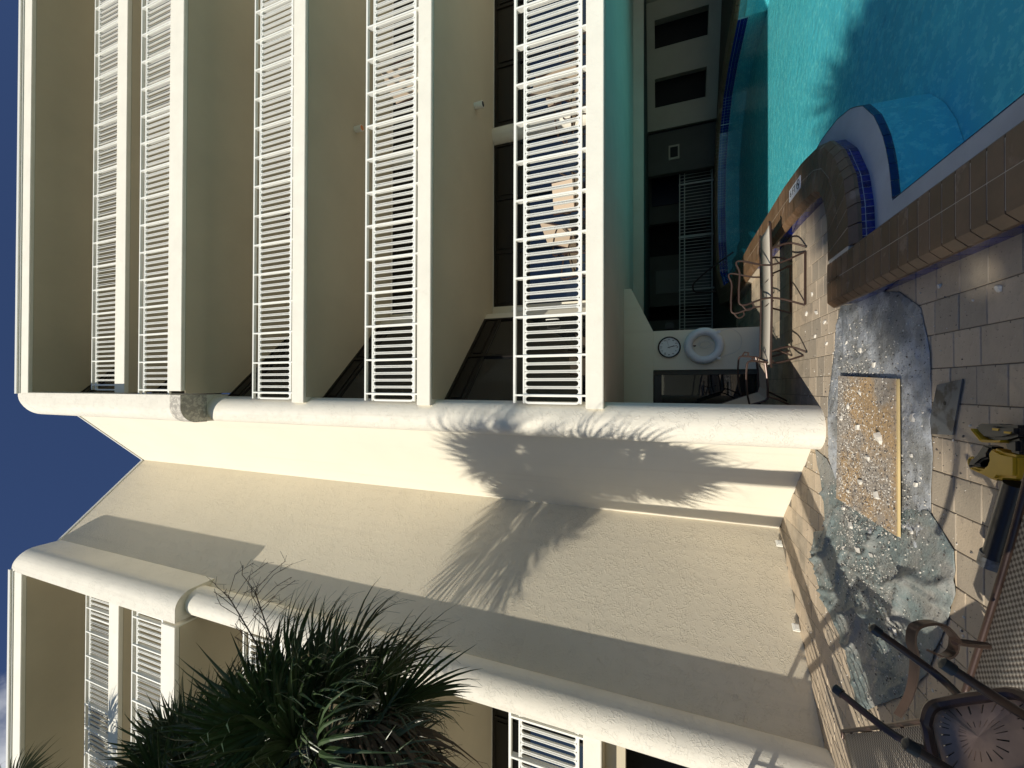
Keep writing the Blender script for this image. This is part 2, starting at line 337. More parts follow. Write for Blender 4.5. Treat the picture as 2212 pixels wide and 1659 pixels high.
# broad curved entry steps in the far left corner of the pool
for k, r_ in enumerate((.7, 1.1, 1.5)):
    b = MB(); pts = [(2.56, 11.9-r_*1.1)]+[(2.56+r_*math.sin(R(a)), 11.9-r_*1.1*math.cos(R(a))+.3*math.sin(R(a))) for a in range(10, 100, 10)]+[(2.6+r_, 13.0), (3.3, 13.15), (2.7, 12.35), (2.56, 11.9)]
    b.prism(pts, -.44+.01*k, -.07-.11*k); b.build('entry_step', m_pool, pool, bevel=.03)
# grey ledge with a blue trim at water level, along the near side
LEDGE_O = [(1.245, -3), (1.245, 4.305), (1.61, 4.335), (1.895, 4.415), (2.235, 4.635), (2.475, 4.905), (2.595, 5.205), (2.675, 5.605), (2.72, 6.3)]
LEDGE_I = [(1.48, -3), (1.49, 4.03), (1.56, 4.045), (1.70, 4.06), (1.89, 4.10), (2.13, 4.19), (2.35, 4.32), (2.57, 4.52), (2.70, 4.74), (2.80, 5.08), (2.84, 5.5), (2.80, 6.0), (2.735, 6.6)]
b = MB(); b.prism(LEDGE_O+LEDGE_I[::-1], -.03, .025); b.build('ledge', m_ledge, pool)
b = MB(); b.prism(LEDGE_O+LEDGE_I[::-1], -.445, -.031); b.build('ledge_base', m_pool, pool)
def strip_tiles(path, out, z0, z1, size, name, mats, parent, thick=.008, limit=None, kind=None, joined=False):
    """upright tiles stood along a path; out=+1 faces to the left of travel"""
    P = [Vector(p) for p in path]; L_ = [0]
    for i in range(1, len(P)): L_.append(L_[-1]+(P[i]-P[i-1]).length)
    def at(s):
        for i in range(1, len(P)):
            if s <= L_[i] or i == len(P)-1:
                t = (s-L_[i-1])/max(L_[i]-L_[i-1], 1e-6); return P[i-1].lerp(P[i], t), (P[i]-P[i-1]).normalized()
    nn = int(L_[-1]/size); jb = MB(); res = []
    rows = max(1, round((z1-z0)/size)); hh = (z1-z0)/rows
    for i in range(nn):
        a, _ = at(i*size+.0028); c, _ = at((i+1)*size-.0028); T = (c-a).normalized(); Nn = Vector((-T.y, T.x))*out
        for r in range(rows):
            za, zb = z0+r*hh+.0028, z0+(r+1)*hh-.0028; bb = jb if joined else MB()
            q = [a, c, c+Nn*thick, a+Nn*thick]
            w = .006
            v = [(p.x, p.y, za) for p in q]+[(p.x, p.y, zb) for p in q]
            bb.add(v, [(3, 2, 1, 0), (4, 5, 6, 7), (0, 1, 5, 4), (1, 2, 6, 5), (2, 3, 7, 6), (3, 0, 4, 7)])
            if not joined: bb.build(name, random.choice(mats), parent)
    if joined: jb.build(name, mats[0], parent, kind='stuff')
strip_tiles(LEDGE_I, -1, -.03, .029, .15, 'trim_tile', [m_blue2], pool, joined=False)
# raised coping: core, tiles across the top, blue tiles on both faces
NCOP = 9
core = MB(); nseg = len(POOL)
top_in, top_out = POOL, DECKSIDE
core_top = .193
for i in range(nseg-1):
    a, c, d, e = top_in[i], top_in[i+1], top_out[i+1], top_out[i]
    core.add([(*a, -.02), (*c, -.02), (*d, -.02), (*e, -.02), (*a, .12), (*c, .12), (*d, .12), (*e, .12)], [(4, 5, 6, 7), (0, 1, 5, 4), (2, 3, 7, 6)])
for i in range(nseg-1):
    a, c, d, e = [Vector(p) for p in (top_in[i], top_in[i+1], top_out[i+1], top_out[i])]
    if i == 0: c = Vector((1.25, 4.83))
    q = [a.lerp(e, .1), c.lerp(d, .1), d.lerp(c, .1), e.lerp(a, .1)]
    core.add([(p.x, p.y, .1) for p in q]+[(p.x, p.y, .1975) for p in q], [(4, 5, 6, 7), (0, 1, 5, 4), (2, 3, 7, 6)])
core.build('coping_core', m_grout, pool)
def coping_piece(a, c, d, e, u0, u1, round_in, round_out, mb):
    """one tile between pool-side points a->c and deck-side e->d, from fraction u0 to u1 of the width"""
    A, C, D, E_ = [Vector(p) for p in (a, c, d, e)]; pr = []
    us = [u0+(u1-u0)*k/5 for k in range(6)]
    w = (D-C).length
    for u in us:
        z = .20
        if round_in: t = min(1, (u-u0)*w/.06+.02); z = .135+.065*math.sqrt(max(0, 1-(1-t)**2))
        if round_out: t = min(1, (u1-u)*w/.06+.02); z = .135+.065*math.sqrt(max(0, 1-(1-t)**2))
        pr.append((u, z))
    m = len(pr); v = []
    for P0, P1 in ((A, E_), (C, D)):
        v += [(*(P0.lerp(P1, u)), z) for u, z in pr]+[(*(P0.lerp(P1, pr[-1][0])), .12), (*(P0.lerp(P1, pr[0][0])), .12)]
    k = m+2; f = [(i, (i+1) % k, (i+1) % k+k, i+k) for i in range(k)]+[tuple(range(k))[::-1], tuple(range(k, 2*k))]
    mb.add(v, f)
piece_n = 0; far = MB()
for i in range(nseg-1):
    a0, a1, e0, e1 = Vector(POOL[i]), Vector(POOL[i+1]), Vector(DECKSIDE[i]), Vector(DECKSIDE[i+1])
    if i == 0: a0 = Vector((1.25, 1.0)); e0 = Vector((.81, 1.0)); a1 = Vector((1.25, 4.83))
    if i == 1: e0 = Vector((1.253, 4.838)); a0 = Vector((1.253, 4.30))
    ln = max(((a1-a0).length+(e1-e0).length)/2, .05); q = max(1, round(ln/.115)); near = a0.y < 8.4 and i < 9
    for k in range(q):
        g = .004/ln
        t0, t1 = k/q+g, (k+1)/q-g
        a, c, e, d = a0.lerp(a1, t0), a0.lerp(a1, t1), e0.lerp(e1, t0), e0.lerp(e1, t1)
        dd = Vector((0, 0))
        for u0, u1, ri, ro in ((-.035, .47, True, False), (.485, 1.045, False, True)):
            if near: b = MB(); coping_piece(a, c, d, e, u0, u1, ri, ro, b); b.build('coping_tile', random.choice(m_cop), pool, smooth=True)
            else: coping_piece(a, c, d, e, u0, u1, ri, ro, far)
far.build('far_coping_tiles', m_cop[0], pool, kind='stuff', smooth=True)
strip_tiles([(1.25, 2.0)]+POOL[1:9], -1, .022, .15, .064, 'waterline_tile', [m_blue, m_blue2], pool)
strip_tiles(POOL[8:20], -1, -.09, .135, .075, 'far_waterline_tiles', [m_blue], pool, joined=True)
strip_tiles([(.81, 2.0), (.81, 4.80)], 1, -.004, .13, .15, 'kerb_tile', [m_blue2, m_blue], pool)
strip_tiles(DECKSIDE[1:10], 1, -.004, .13, .15, 'kerb_tile', [m_blue2, m_blue], pool)
gb = MB()
for i in range(0, 19):
    a, c = POOL[i], POOL[i+1]; A, C = Vector(a), Vector(c); T = (C-A).normalized(); Nn = Vector((T.y, -T.x))*.003
    gb.add([(A.x+Nn.x, A.y+Nn.y, -.1), (C.x+Nn.x, C.y+Nn.y, -.1), (C.x+Nn.x, C.y+Nn.y, .14), (A.x+Nn.x, A.y+Nn.y, .14)], [(0, 1, 2, 3)])
gb.build('waterline_grout', m_wgrout, pool)
# 6 FT depth marker with the no-diving sign on the coping
def marker(A, B, D, z, txt, parent):
    A, B, D = Vector(A), Vector(B), Vector(D); ex = (B-A).normalized(); ey = -(D-A).normalized(); ey = Vector((-ex.y, ex.x)) if ey.dot(Vector((-ex.y, ex.x))) > 0 else Vector((ex.y, -ex.x))
    w, h = (B-A).length, (D-A).length; o = A-ey*h
    mw = Matrix(((ex.x, ey.x, 0, o.x), (ex.y, ey.y, 0, o.y), (0, 0, 1, z), (0, 0, 0, 1)))
    b = MB(); b.box((0, 0, -.01), (w, h, .004)); t = b.build('depth_marker', m_tile_w, parent, bevel=.002); t.matrix_world = mw
    tm = text_mesh(txt, h*.8); tm.materials.append(m_ink); l = link('lettering', tm, t, (w*.36, h*.5, .0055)); l.scale = (w*.0+min(1, w/h/2.6), 1, 1)
    b = MB(); cx, cy, r_ = w*.84, h*.5, h*.33
    b.tube([(cx+r_*math.cos(2*PI*k/20), cy+r_*math.sin(2*PI*k/20), .005) for k in range(20)], .004, 4, closed=True); b.tube([(cx-r_*.7, cy+r_*.7, .005), (cx+r_*.7, cy-r_*.7, .005)], .004, 4)
    b.tube([(cx-r_*.5, cy-.1*r_, .005), (cx+.1*r_, cy+.15*r_, .005), (cx+r_*.5, cy-.3*r_, .005)], .003, 4); b.build('no_diving_sign', m_ink, t)
    return t
marker((2.53, 6.05), (2.52, 5.62), (2.38, 6.04), .203, '6 FT', pool)
b = MB(); b.box((0, 0, 0), (.42, .012, .2)); fm = b.build('depth_marker', m_tile_w, pool); fm.location = (7.3, 13.16, -.07); fm.rotation_euler = (0, 0, R(-37)); fm.location = (7.62, 12.98, -.07)
tm = text_mesh('4 FT', .17); tm.materials.append(m_ink); link('lettering', tm, fm, (.21, -.002, .1), (R(90), 0, 0))
# pool hand rail at the far steps
b = MB(); b.tube(smooth_path([(3.9, 13.0, -.2), (3.55, 13.15, .35), (3.2, 13.3, .78), (3.05, 13.35, .84), (2.93, 13.42, .78), (2.9, 13.45, .55), (2.9, 13.45, .1)], 5), .024, 8)
b.build('pool_handrail', m_bronze, smooth=True, label='dark bent handrail rising from the pool steps by the fence', cat='handrail')

# ------------------------------------------------------------------ apartment building
B = empty('apartment_building', (0, 0, 0), label='cream stucco apartment block with curved white balcony railings above the pool', cat='building')
ZS = [(2.48, 2.72), (5.18, 5.43), (7.84, 8.13)]          # slab undersides and tops
RX, LX = 12.5, -12.5
FR, FL = 5.48, 5.33                                       # front planes right and left
# two walls of the notch
b = MB(); b.prism([(-.475, 5.685), (-2.24, 7.45), (-2.10, 7.59), (-.335, 5.825)], -.02, 16.38); b.build('wall', m_wallc, B)
b = MB(); b.prism([(-2.24, 7.452), (-4.31, 5.382), (-4.47, 5.54), (-2.24, 7.77)], -.02, 16.40); b.build('wall', m_wall, B)
for q in ([(-.44, 5.62), (-2.24, 7.42), (-2.06, 7.63), (-.30, 5.86)], [(-2.24, 7.42), (-4.34, 5.32), (-4.50, 5.57), (-2.24, 7.82)]):
    b = MB(); b.prism(q, 16.405, 16.47); b.build('parapet_cap', m_drip, B)
# bullnosed wall ends
def bull(cx, cy, r, z0, z1): b = MB(); b.tube([(cx, cy, z0), (cx, cy, z1)], r, 36, cap=True); return b.build('bullnose_column', m_pipe, B, smooth=True)
bull(-.475, 5.75, .262, -.02, 10.49); bull(-4.31, 5.375, .262, -.02, 10.49)
def frame_end(x_in, side, yf, name='bullnose_column'):
    """upper wall end, wider, with a rounded outer front corner; side=-1 bulges to -x"""
    r = .30; w = .545; yb = 5.95
    base = [(0, 0), (w-r, 0)]+[(w-r+r*math.sin(R(a)), r-r*math.cos(R(a))) for a in range(10, 91, 10)]+[(w, yb-yf-.06), (w-.1, yb-yf), (0, yb-yf)]
    zs = [(10.48, 0), (10.5, 0), (16.33, 0)]+[(16.33+.40*math.sin(R(a)), .36*(1-math.cos(R(a)))) for a in range(12, 85, 12)]+[(16.73, .36)]
    v = []; f = []; n = len(base)
    for z, ins in zs:
        for x, y in base: v.append((x_in+side*x*(1-ins/w), yf+y, z))
    for k in range(len(zs)-1):
        for i in range(n): f.append((k*n+i, k*n+(i+1) % n, (k+1)*n+(i+1) % n, (k+1)*n+i))
    f += [tuple(range(n)), tuple((len(zs)-1)*n+i for i in range(n))]
    b = MB(); b.add(v, f); return b.build(name, m_pipe, B, smooth=True)
frame_end(-.175, -1, 5.02); frame_end(-4.56, 1, 4.95)
# concrete patch where the upper column end meets the lower one
b = MB(); outl = [(-.178, 5.012), (-.42, 5.012)]+[(-.42-.308*math.sin(R(a)), 5.32-.308*math.cos(R(a))) for a in range(10, 91, 10)]+[(-.728, 5.5), (-.69, 5.5)]
b.prism(outl+[(-.178, 5.49)], 10.475, 10.80); b.build('mortar_patch', m_patch, B, smooth=True)
# slabs; each balcony soffit is a painted panel a little under the slab
def slab(x0, x1, yf, z0, z1, name='balcony_slab', m=None, yb=8.25):
    b = MB(); b.box((x0, yf, z0), (x1, yb, z1)); return b.build(name, m or m_slab, B, bevel=.008)
for z0, z1 in ZS:
    slab(-.30, RX, FR, z0, z1); slab(LX, -4.40, FL, z0, z1)
slab(-.10, RX, 5.022, 10.48, 10.90); slab(LX, -4.63, 4.952, 10.48, 10.90)
slab(-.16, RX, 5.44, 13.2, 13.58); slab(LX, -4.58, 5.38, 13.2, 13.58)
for x0, x1, y0 in ((-.19, RX, 5.018), (LX, -4.545, 4.948)):
    b = MB(); b.box((x0, y0, 16.24), (x1, 8.3, 16.70)); b.build('roof_slab', m_slab, B, bevel=.01)
    b = MB(); b.box((x0-.01*(x0 > -1), y0-.035, 16.705), (x1+.02*(x0 < -1), 8.3, 16.80)); b.box((x0, y0-.022, 16.60), (x1, y0-.001, 16.615)); b.build('drip_edge', m_drip, B)
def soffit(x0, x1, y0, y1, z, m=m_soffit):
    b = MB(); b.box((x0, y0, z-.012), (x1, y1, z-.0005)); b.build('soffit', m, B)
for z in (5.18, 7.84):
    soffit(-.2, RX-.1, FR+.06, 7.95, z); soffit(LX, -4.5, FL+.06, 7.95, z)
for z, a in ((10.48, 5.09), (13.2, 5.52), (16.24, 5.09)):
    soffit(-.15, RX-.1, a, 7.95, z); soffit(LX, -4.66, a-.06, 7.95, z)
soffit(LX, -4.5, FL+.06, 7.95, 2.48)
# back walls with windows on every storey
def window_unit(x0, x1, y, z0, z1, n, parent=B, rz=0, org=None, transom=.55):
    """window band between x0..x1 in its own frame; org/rz place it"""
    wo_ = MB(); t = .05
    wo_.box((x0, 0, z0), (x0+t, .08, z1)).box((x1-t, 0, z0), (x1, .08, z1)).box((x0+t, 0, z1-t), (x1-t, .08, z1)).box((x0+t, 0, z0), (x1-t, .08, z0+t*1.4))
    w = wo_.build('window', m_frame, parent)
    if org is None: org = (0, y, 0)
    w.location = org; w.rotation_euler = (0, 0, rz)
    g = (x1-x0-t)/n
    for i in range(n):
        a = x0+t/2+i*g
        if i: q = MB(); q.box((a-.03, -.006, z0+t*1.4), (a+.03, .075, z1-t)); q.build('mullion', m_frame, w)
        q = MB(); q.box((a+.03, .03, z0+.08), (a+g-.03, .042, z1-transom-.03)); q.build('pane', m_glass, w)
        q = MB(); q.box((a+.03, .005, z1-transom-.03), (a+g-.03, .06, z1-transom+.03))
        q.box((a+.08, .0, z1-transom+.07), (a+g-.08, .022, z1-t-.06)); q.box((a+.03, .022, z1-transom+.031), (a+g-.03, .05, z1-t)); q.build('transom_panel', m_frame, w)
    return w
LV = [(2.72, 5.168), (5.43, 7.828), (8.13, 10.468), (10.90, 13.188), (13.58, 16.228)]
for k, (za, zb) in enumerate(LV):
    for sgn in (1, -1):
        if sgn == 1:
            window_unit(1.72, 5.27, 8.02, za, zb, 3); window_unit(5.66, 9.6, 8.02, za, zb, 3)
            b = MB(); b.box((9.6, 8.0, za), (RX, 8.2, zb)); b.build('wall', m_wallc, B); b = MB(); b.box((1.50, 7.94, za), (1.72, 8.2, zb)); b.build('wall', m_wallc, B)
            b = MB(); b.tube([(5.465, 8.06, za), (5.465, 8.06, zb)], .19, 16); b.build('pilaster', m_pipe, B, smooth=True)
            b = MB(); b.prism([(1.40, 7.52), (1.52, 7.64), (1.52, 7.94), (1.40, 7.94)], za, zb); b.build('wall', m_wallc, B)
            # angled glazed doors between the wall end and the back wall
            L_ = math.hypot(1.65, 1.65); window_unit(0, L_, 0, za, zb, 2, rz=R(45), org=(-.25, 5.87, 0), transom=.35)
        else:
            window_unit(-9.6, -5.9, 8.02, za, zb, 3)
            b = MB(); b.box((-5.9, 8.0, za), (-4.5, 8.2, zb)); b.build('wall', m_wallc, B); b = MB(); b.box((LX, 8.0, za), (-9.6, 8.2, zb)); b.build('wall', m_wallc, B)
# dark rooms behind the glass, closed to the sky
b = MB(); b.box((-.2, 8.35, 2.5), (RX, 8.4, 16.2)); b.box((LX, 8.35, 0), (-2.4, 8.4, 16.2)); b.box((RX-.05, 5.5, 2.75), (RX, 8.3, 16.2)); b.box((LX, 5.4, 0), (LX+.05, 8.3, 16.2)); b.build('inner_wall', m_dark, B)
# railings
def hoop_mesh(h, w=.114):
    r = w/2-.004; P = [(r*math.cos(R(a)), 0, h-r+r*math.sin(R(a))) for a in range(0, 181, 30)]+[(r*math.cos(R(a)), 0, r+r*math.sin(R(a))) for a in range(180, 361, 30)]
    b = MB(); b.tube(P, 0, closed=True, flat=(.0155, .016, (0, 1, 0))); o = b.build('hoop', m_white); me = o.data; bpy.data.objects.remove(o); return me
hm = hoop_mesh(.80)
hoops_left = [300]
def railing(x0, x1, yf, zslab, n_ind, foot=.12):
    P = empty('railing'); P.parent = B
    top, bot = zslab+1.07, zslab+.09
    y = yf+.06
    b = MB(); b.box((x0, y-.028, top-.04), (x1, y+.028, top)); b.build('top_rail', m_white, P, bevel=.005)
    b = MB(); b.box((x0, y-.02, top-.175), (x1, y+.02, top-.15)); b.build('lower_rail', m_white, P)
    b = MB(); b.box((x0, y-.02, bot-.028), (x1, y+.02, bot)); b.build('bottom_rail', m_white, P)
    right = x0 > -1; n = int((x1-x0)/.114); stuff = MB(); h0 = bot+.001; scale = (top-.176-h0)/.80
    base = hm
    post_n = 0
    for i in range(n):
        x = (x0+.06+i*.114) if right else (x1-.06-i*.114)
        if i % 5 == 1:
            q = MB(); xx = x-.057*(1 if right else -1); q.box((xx-.013, y-.04, zslab-.01), (xx+.013, y+.045, top-.041)); q.build('post', m_white, P)
        if i < n_ind and hoops_left[0] > 0:
            hoops_left[0] -= 1; o = link('hoop', base, P, (x, y, h0)); o.scale = (1, 1, scale)
        else: stuff.add([(v.co.x+x, v.co.y+y, v.co.z*scale+h0) for v in base.vertices], [tuple(p.vertices) for p in base.polygons])
    if stuff.v: stuff.build('hoop_run', m_white, P, kind='stuff')
    return P
railing(-.24, 6.2, FR, 2.72, 52); railing(-.24, 7.2, FR, 5.43, 60); railing(-.24, 8.3, FR, 8.13, 68)
railing(-6.6, -4.57, FL, 2.72, 12); railing(-7.4, -4.5, FL, 5.43, 10); railing(-8.2, -4.5, FL, 8.13, 10)
railing(-.20, 10.4, 5.05, 10.90, 50); railing(-.10, 10.9, 5.46, 13.58, 20)
railing(-9.6, -4.62, 4.98, 10.90, 10); railing(-10.4, -4.60, 5.40, 13.58, 8)
# ceiling spotlights and wall lamps
def lamp(x, y, z, h=.17, glow=False, lab=''):
    o = empty('ceiling_lamp', (x, y, z), label=lab, cat='lamp', group='round white lamps on the balconies')
    b = MB(); b.tube([(0, 0, -.001), (0, 0, -h)], .062, 20, cap=True); b.build('housing', m_white, o, smooth=True)
    b = MB(); b.tube([(0, 0, -h-.001), (0, 0, -h-.004)], .05, 20); b.build('bulb', m_orange if glow else m_dark, o)
lamp(5.5, 7.05, 5.168, lab='white cylinder lamp under the lowest balcony ceiling'); lamp(5.45, 6.75, 7.828, glow=True, lab='white cylinder lamp with warm orange bulb one storey above the other')
for z, lb in ((4.55, 'white wall lamp beside the lowest angled balcony door'), (7.25, 'white wall lamp beside the second angled balcony door')):
    o = empty('wall_lamp', (1.6, 7.86, z), label=lb, cat='lamp', group='wall lamps by the balcony doors')
    b = MB(); b.tube([(0, 0, -.12), (0, 0, .12)], .07, 18); b.build('shade', m_white, o, smooth=True); b = MB(); b.box((-.03, .05, -.04), (.03, .08, .04)); b.build('bracket', m_white, o)
# door pull on the lowest angled door
b = MB(); b.tube(smooth_path([(0, 0, 0), (0, -.05, .02), (0, -.05, .22), (0, 0, .24)], 4), .01, 6); h_ = b.build('door_handle', m_drip, B, smooth=True); h_.location = (1.27, 7.34, 3.55)

# ------------------------------------------------------------------ ground floor under the balconies
b = MB(); b.box((-.2, FR+.07, 2.468), (RX, 11.4, 2.4795)); b.build('pool_soffit', m_bounce_soffit, B)
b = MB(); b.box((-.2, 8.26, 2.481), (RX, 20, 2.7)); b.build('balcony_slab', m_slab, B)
b = MB(); b.prism([(-.2, 5.70), (-.36, 5.86), (-2.1, 7.60), (-2.1, 11.4), (-.2, 11.4)], 2.469, 2.70); b.build('pool_soffit', m_bounce_soffit, B)
b = MB(); b.box((1.2, 11.4, 2.20), (RX, 11.7, 2.467)); b.build('beam', m_bounce_soffit, B)
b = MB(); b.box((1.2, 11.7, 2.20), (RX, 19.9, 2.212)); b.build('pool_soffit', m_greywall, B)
b = MB(); v = [(-2.0, 1.9), (1.12, 1.9), (2.02, 2.33), (2.02, 2.467), (-2.0, 2.467)]
b.add([(x, 8.52, z) for x, z in v]+[(x, 8.8, z) for x, z in v], [(0, 1, 2, 3, 4), (9, 8, 7, 6, 5)]+[(i, (i+1) % 5, (i+1) % 5+5, i+5) for i in range(5)]); b.build('beam', m_wallc, B)
b = MB(); b.box((.345, 8.56, -.01), (1.13, 8.8, 1.899)); b.build('pier', m_wallc, B)
# dark glazed entrance left of the pier
w = window_unit(-1.6, .33, 8.66, 0, 1.89, 2, transom=.12)
b = MB(); b.box((.25, 8.6, 0), (.343, 8.75, 1.89)); b.build('door_frame', m_greywall, B)
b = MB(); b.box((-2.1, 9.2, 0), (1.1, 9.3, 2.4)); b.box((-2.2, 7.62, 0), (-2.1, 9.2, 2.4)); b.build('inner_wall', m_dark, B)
# far wall of the covered area, with openings, board and service boxes
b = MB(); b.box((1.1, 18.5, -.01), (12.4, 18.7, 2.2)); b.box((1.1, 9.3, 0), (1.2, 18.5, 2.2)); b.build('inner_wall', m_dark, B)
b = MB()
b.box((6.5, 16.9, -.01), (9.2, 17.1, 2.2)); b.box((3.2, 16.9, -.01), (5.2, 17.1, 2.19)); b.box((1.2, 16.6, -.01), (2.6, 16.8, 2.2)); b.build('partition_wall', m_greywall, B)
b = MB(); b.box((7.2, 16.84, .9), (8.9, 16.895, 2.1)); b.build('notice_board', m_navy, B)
b = MB(); b.box((3.7, 16.85, 0), (4.6, 16.898, 1.95)); b.build('door', mat('shaded_door', (.11, .11, .095), .6), B)  # door colour includes the shade of the room
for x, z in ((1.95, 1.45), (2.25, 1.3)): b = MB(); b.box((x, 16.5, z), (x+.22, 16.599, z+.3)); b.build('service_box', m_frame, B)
m_gf = mat('shaded_cream_wall', (.40, .37, .29), .85, var=(1, .1))  # cream wall colour lowered to include the shade under the building
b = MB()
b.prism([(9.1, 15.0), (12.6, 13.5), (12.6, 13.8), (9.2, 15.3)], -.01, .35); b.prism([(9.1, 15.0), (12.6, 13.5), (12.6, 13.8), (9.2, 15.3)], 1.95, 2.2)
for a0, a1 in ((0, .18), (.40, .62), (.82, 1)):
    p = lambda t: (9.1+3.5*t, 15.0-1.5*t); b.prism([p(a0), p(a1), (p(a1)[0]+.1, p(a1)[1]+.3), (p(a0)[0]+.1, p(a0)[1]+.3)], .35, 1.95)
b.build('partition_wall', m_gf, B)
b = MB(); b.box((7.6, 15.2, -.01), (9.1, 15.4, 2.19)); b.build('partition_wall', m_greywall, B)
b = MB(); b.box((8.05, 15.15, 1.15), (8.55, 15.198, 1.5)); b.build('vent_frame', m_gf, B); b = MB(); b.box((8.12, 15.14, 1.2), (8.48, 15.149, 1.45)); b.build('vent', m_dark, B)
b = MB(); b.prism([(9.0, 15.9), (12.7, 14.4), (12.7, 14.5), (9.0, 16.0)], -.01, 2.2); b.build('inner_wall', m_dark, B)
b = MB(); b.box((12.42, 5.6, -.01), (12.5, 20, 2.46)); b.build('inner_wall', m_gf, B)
# left block, ground floor
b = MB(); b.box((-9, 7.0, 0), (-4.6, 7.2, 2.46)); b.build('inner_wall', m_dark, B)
b = MB(); b.box((-12, 5.6, 2.20), (-4.56, 5.75, 2.467)); b.box((-4.72, 5.6, 0), (-4.56, 5.75, 2.2)); b.build('door_frame', m_soffit, B)
# small outlets at the foot of the notch walls
for x, y, a, lb in ((-2.42, 7.24, 45, 'small white outlet box at the foot of the corner'), (-3.25, 6.42, 45, 'small white outlet box low on the textured wall')):
    b = MB(); b.box((-.045, -.05, .01), (.045, -.012, .09)).box((-.03, -.06, .02), (.03, -.051, .075)); o = b.build('outlet_box', m_white, label=lb, cat='outlet'); o.location = (x, y, 0); o.rotation_euler = (0, 0, R(a))

# ------------------------------------------------------------------ fence behind the pool
def fence(x0, x1, y, h, sp, lab, rz=0, org=(0, 0, 0), m=m_white, gate=None):
    F = empty('metal_fence', org, rz, label=lab, cat='fence')
    for z in (h, h-.16, .09):
        b = MB(); b.box((x0, y-.018, z-.035), (x1, y+.018, z)); b.build('rail', m, F)
    q = MB(); q.box((-.009, -.009, .091), (.009, .009, h-.036)); o = q.build('picket', m); me = o.data; bpy.data.objects.remove(o)
    n = int((x1-x0)/sp)
    for i in range(n): link('picket', me, F, (x0+.05+i*sp, y, 0))
    i = 0
    x = x0
    while x < x1+.1: b = MB(); b.box((x-.025, y-.025, -.01), (x+.025, y+.025, h+.01)); b.build('post', m, F); x += 1.9
    return F
m_fence = mat('dull_white_fence', (.45, .44, .38), .5)
fence(1.6, 8.9, 15.6, 1.14, .115, 'long low white picket fence standing behind the pool', m=m_fence)
fence(0, 3.3, 0, 1.2, .115, 'white picket fence left of the sling lounge, running to the wall', rz=math.atan2(2.30, -2.28), org=(-2.78, 2.76, 0), m=m_white)
fence(.1, 1.9, 0, 1.2, .115, 'short white picket fence return beside the near lounge', rz=R(-87), org=(-2.78, 2.76, 0), m=m_white)

# ------------------------------------------------------------------ clock and life ring on the pier
ck = empty('wall_clock', (.795, 8.555, 1.60), label='round white wall clock with black rim above the life ring', cat='clock')
b = MB(); b.tube([(.2*math.cos(2*PI*k/40), -.02, .2*math.sin(2*PI*k/40)) for k in range(40)], .014, 8, closed=True); b.build('rim', m_cblack, ck, smooth=True)
b = MB(); b.tube([(0, 0, 0), (0, -.012, 0)], .2, 40); b.build('dial', m_cface, ck)
for k in range(1, 13):
    tm = text_mesh(str(k), .052, 'numeral'); tm.materials.append(m_ink); a = R(90-30*k); link('numeral', tm, ck, (.15*math.cos(a), -.014, .15*math.sin(a)), (R(90), 0, 0))
def hand(ang, l, w, dy, m=m_ink):
    b = MB(); b.box((-w, -dy-.001, -.03), (w, -dy, l)); o = b.build('hand', m, ck); o.rotation_euler = (0, R(ang), 0)
hand(163, .095, .006, .016); hand(168, .145, .004, .018); hand(72, .15, .0015, .020)
rg = empty('life_ring', (.80, 8.50, .98), label='white life ring hung on the pier below the clock', cat='life ring')
b = MB(); b.tube([(.275*math.cos(2*PI*k/48), 0, .275*math.sin(2*PI*k/48)) for k in range(48)], .077, 16, closed=True); b.build('ring', m_ring, rg, smooth=True)
for a in (45, 135, 225, 315):
    b = MB()
    for da in (-8, 8): aa = R(a+da*.0); 
    pts = []
    for t in range(16):
        th = 2*PI*t/16; rr = .275+.081*math.cos(th); pts.append((rr, .081*math.sin(th)))
    bb = []
    n0 = len(b.v)
    for e in (-1, 1):
        for rr, yy in pts: bb.append((rr*math.cos(R(a+e*8)), yy, rr*math.sin(R(a+e*8))))
    b.add(bb, [(i, (i+1) % 16, (i+1) % 16+16, i+16) for i in range(16)]); b.build('band', m_ring, rg, smooth=True)
b = MB(); rp = []
for k in range(60): t = k/59*5*PI; r_ = .10+.025*math.sin(k*.7); rp.append((.02+r_*math.cos(t)*.6, -.03-.0006*k, -.02+r_*1.1*math.sin(t)+.02*math.sin(k)))
b.tube(rp, .006, 5); b.tube(smooth_path([(.24, -.08, -.24), (.30, -.07, -.45), (.15, -.05, -.62), (-.1, -.06, -.58), (-.24, -.08, -.25)], 5), .006, 5)
b.build('rope', m_rope, rg, smooth=True)
b = MB(); b.tube([(0, .06, .16), (0, -.05, .15), (0, -.06, .19)], .012, 6); b.build('hook', m_bronze, rg)
for s_ in (-1, 1): b = MB(); b.box((s_*.25-.025, -.09, -.275), (s_*.25+.025, -.06, -.225)); b.build('buckle', m_ring, rg)

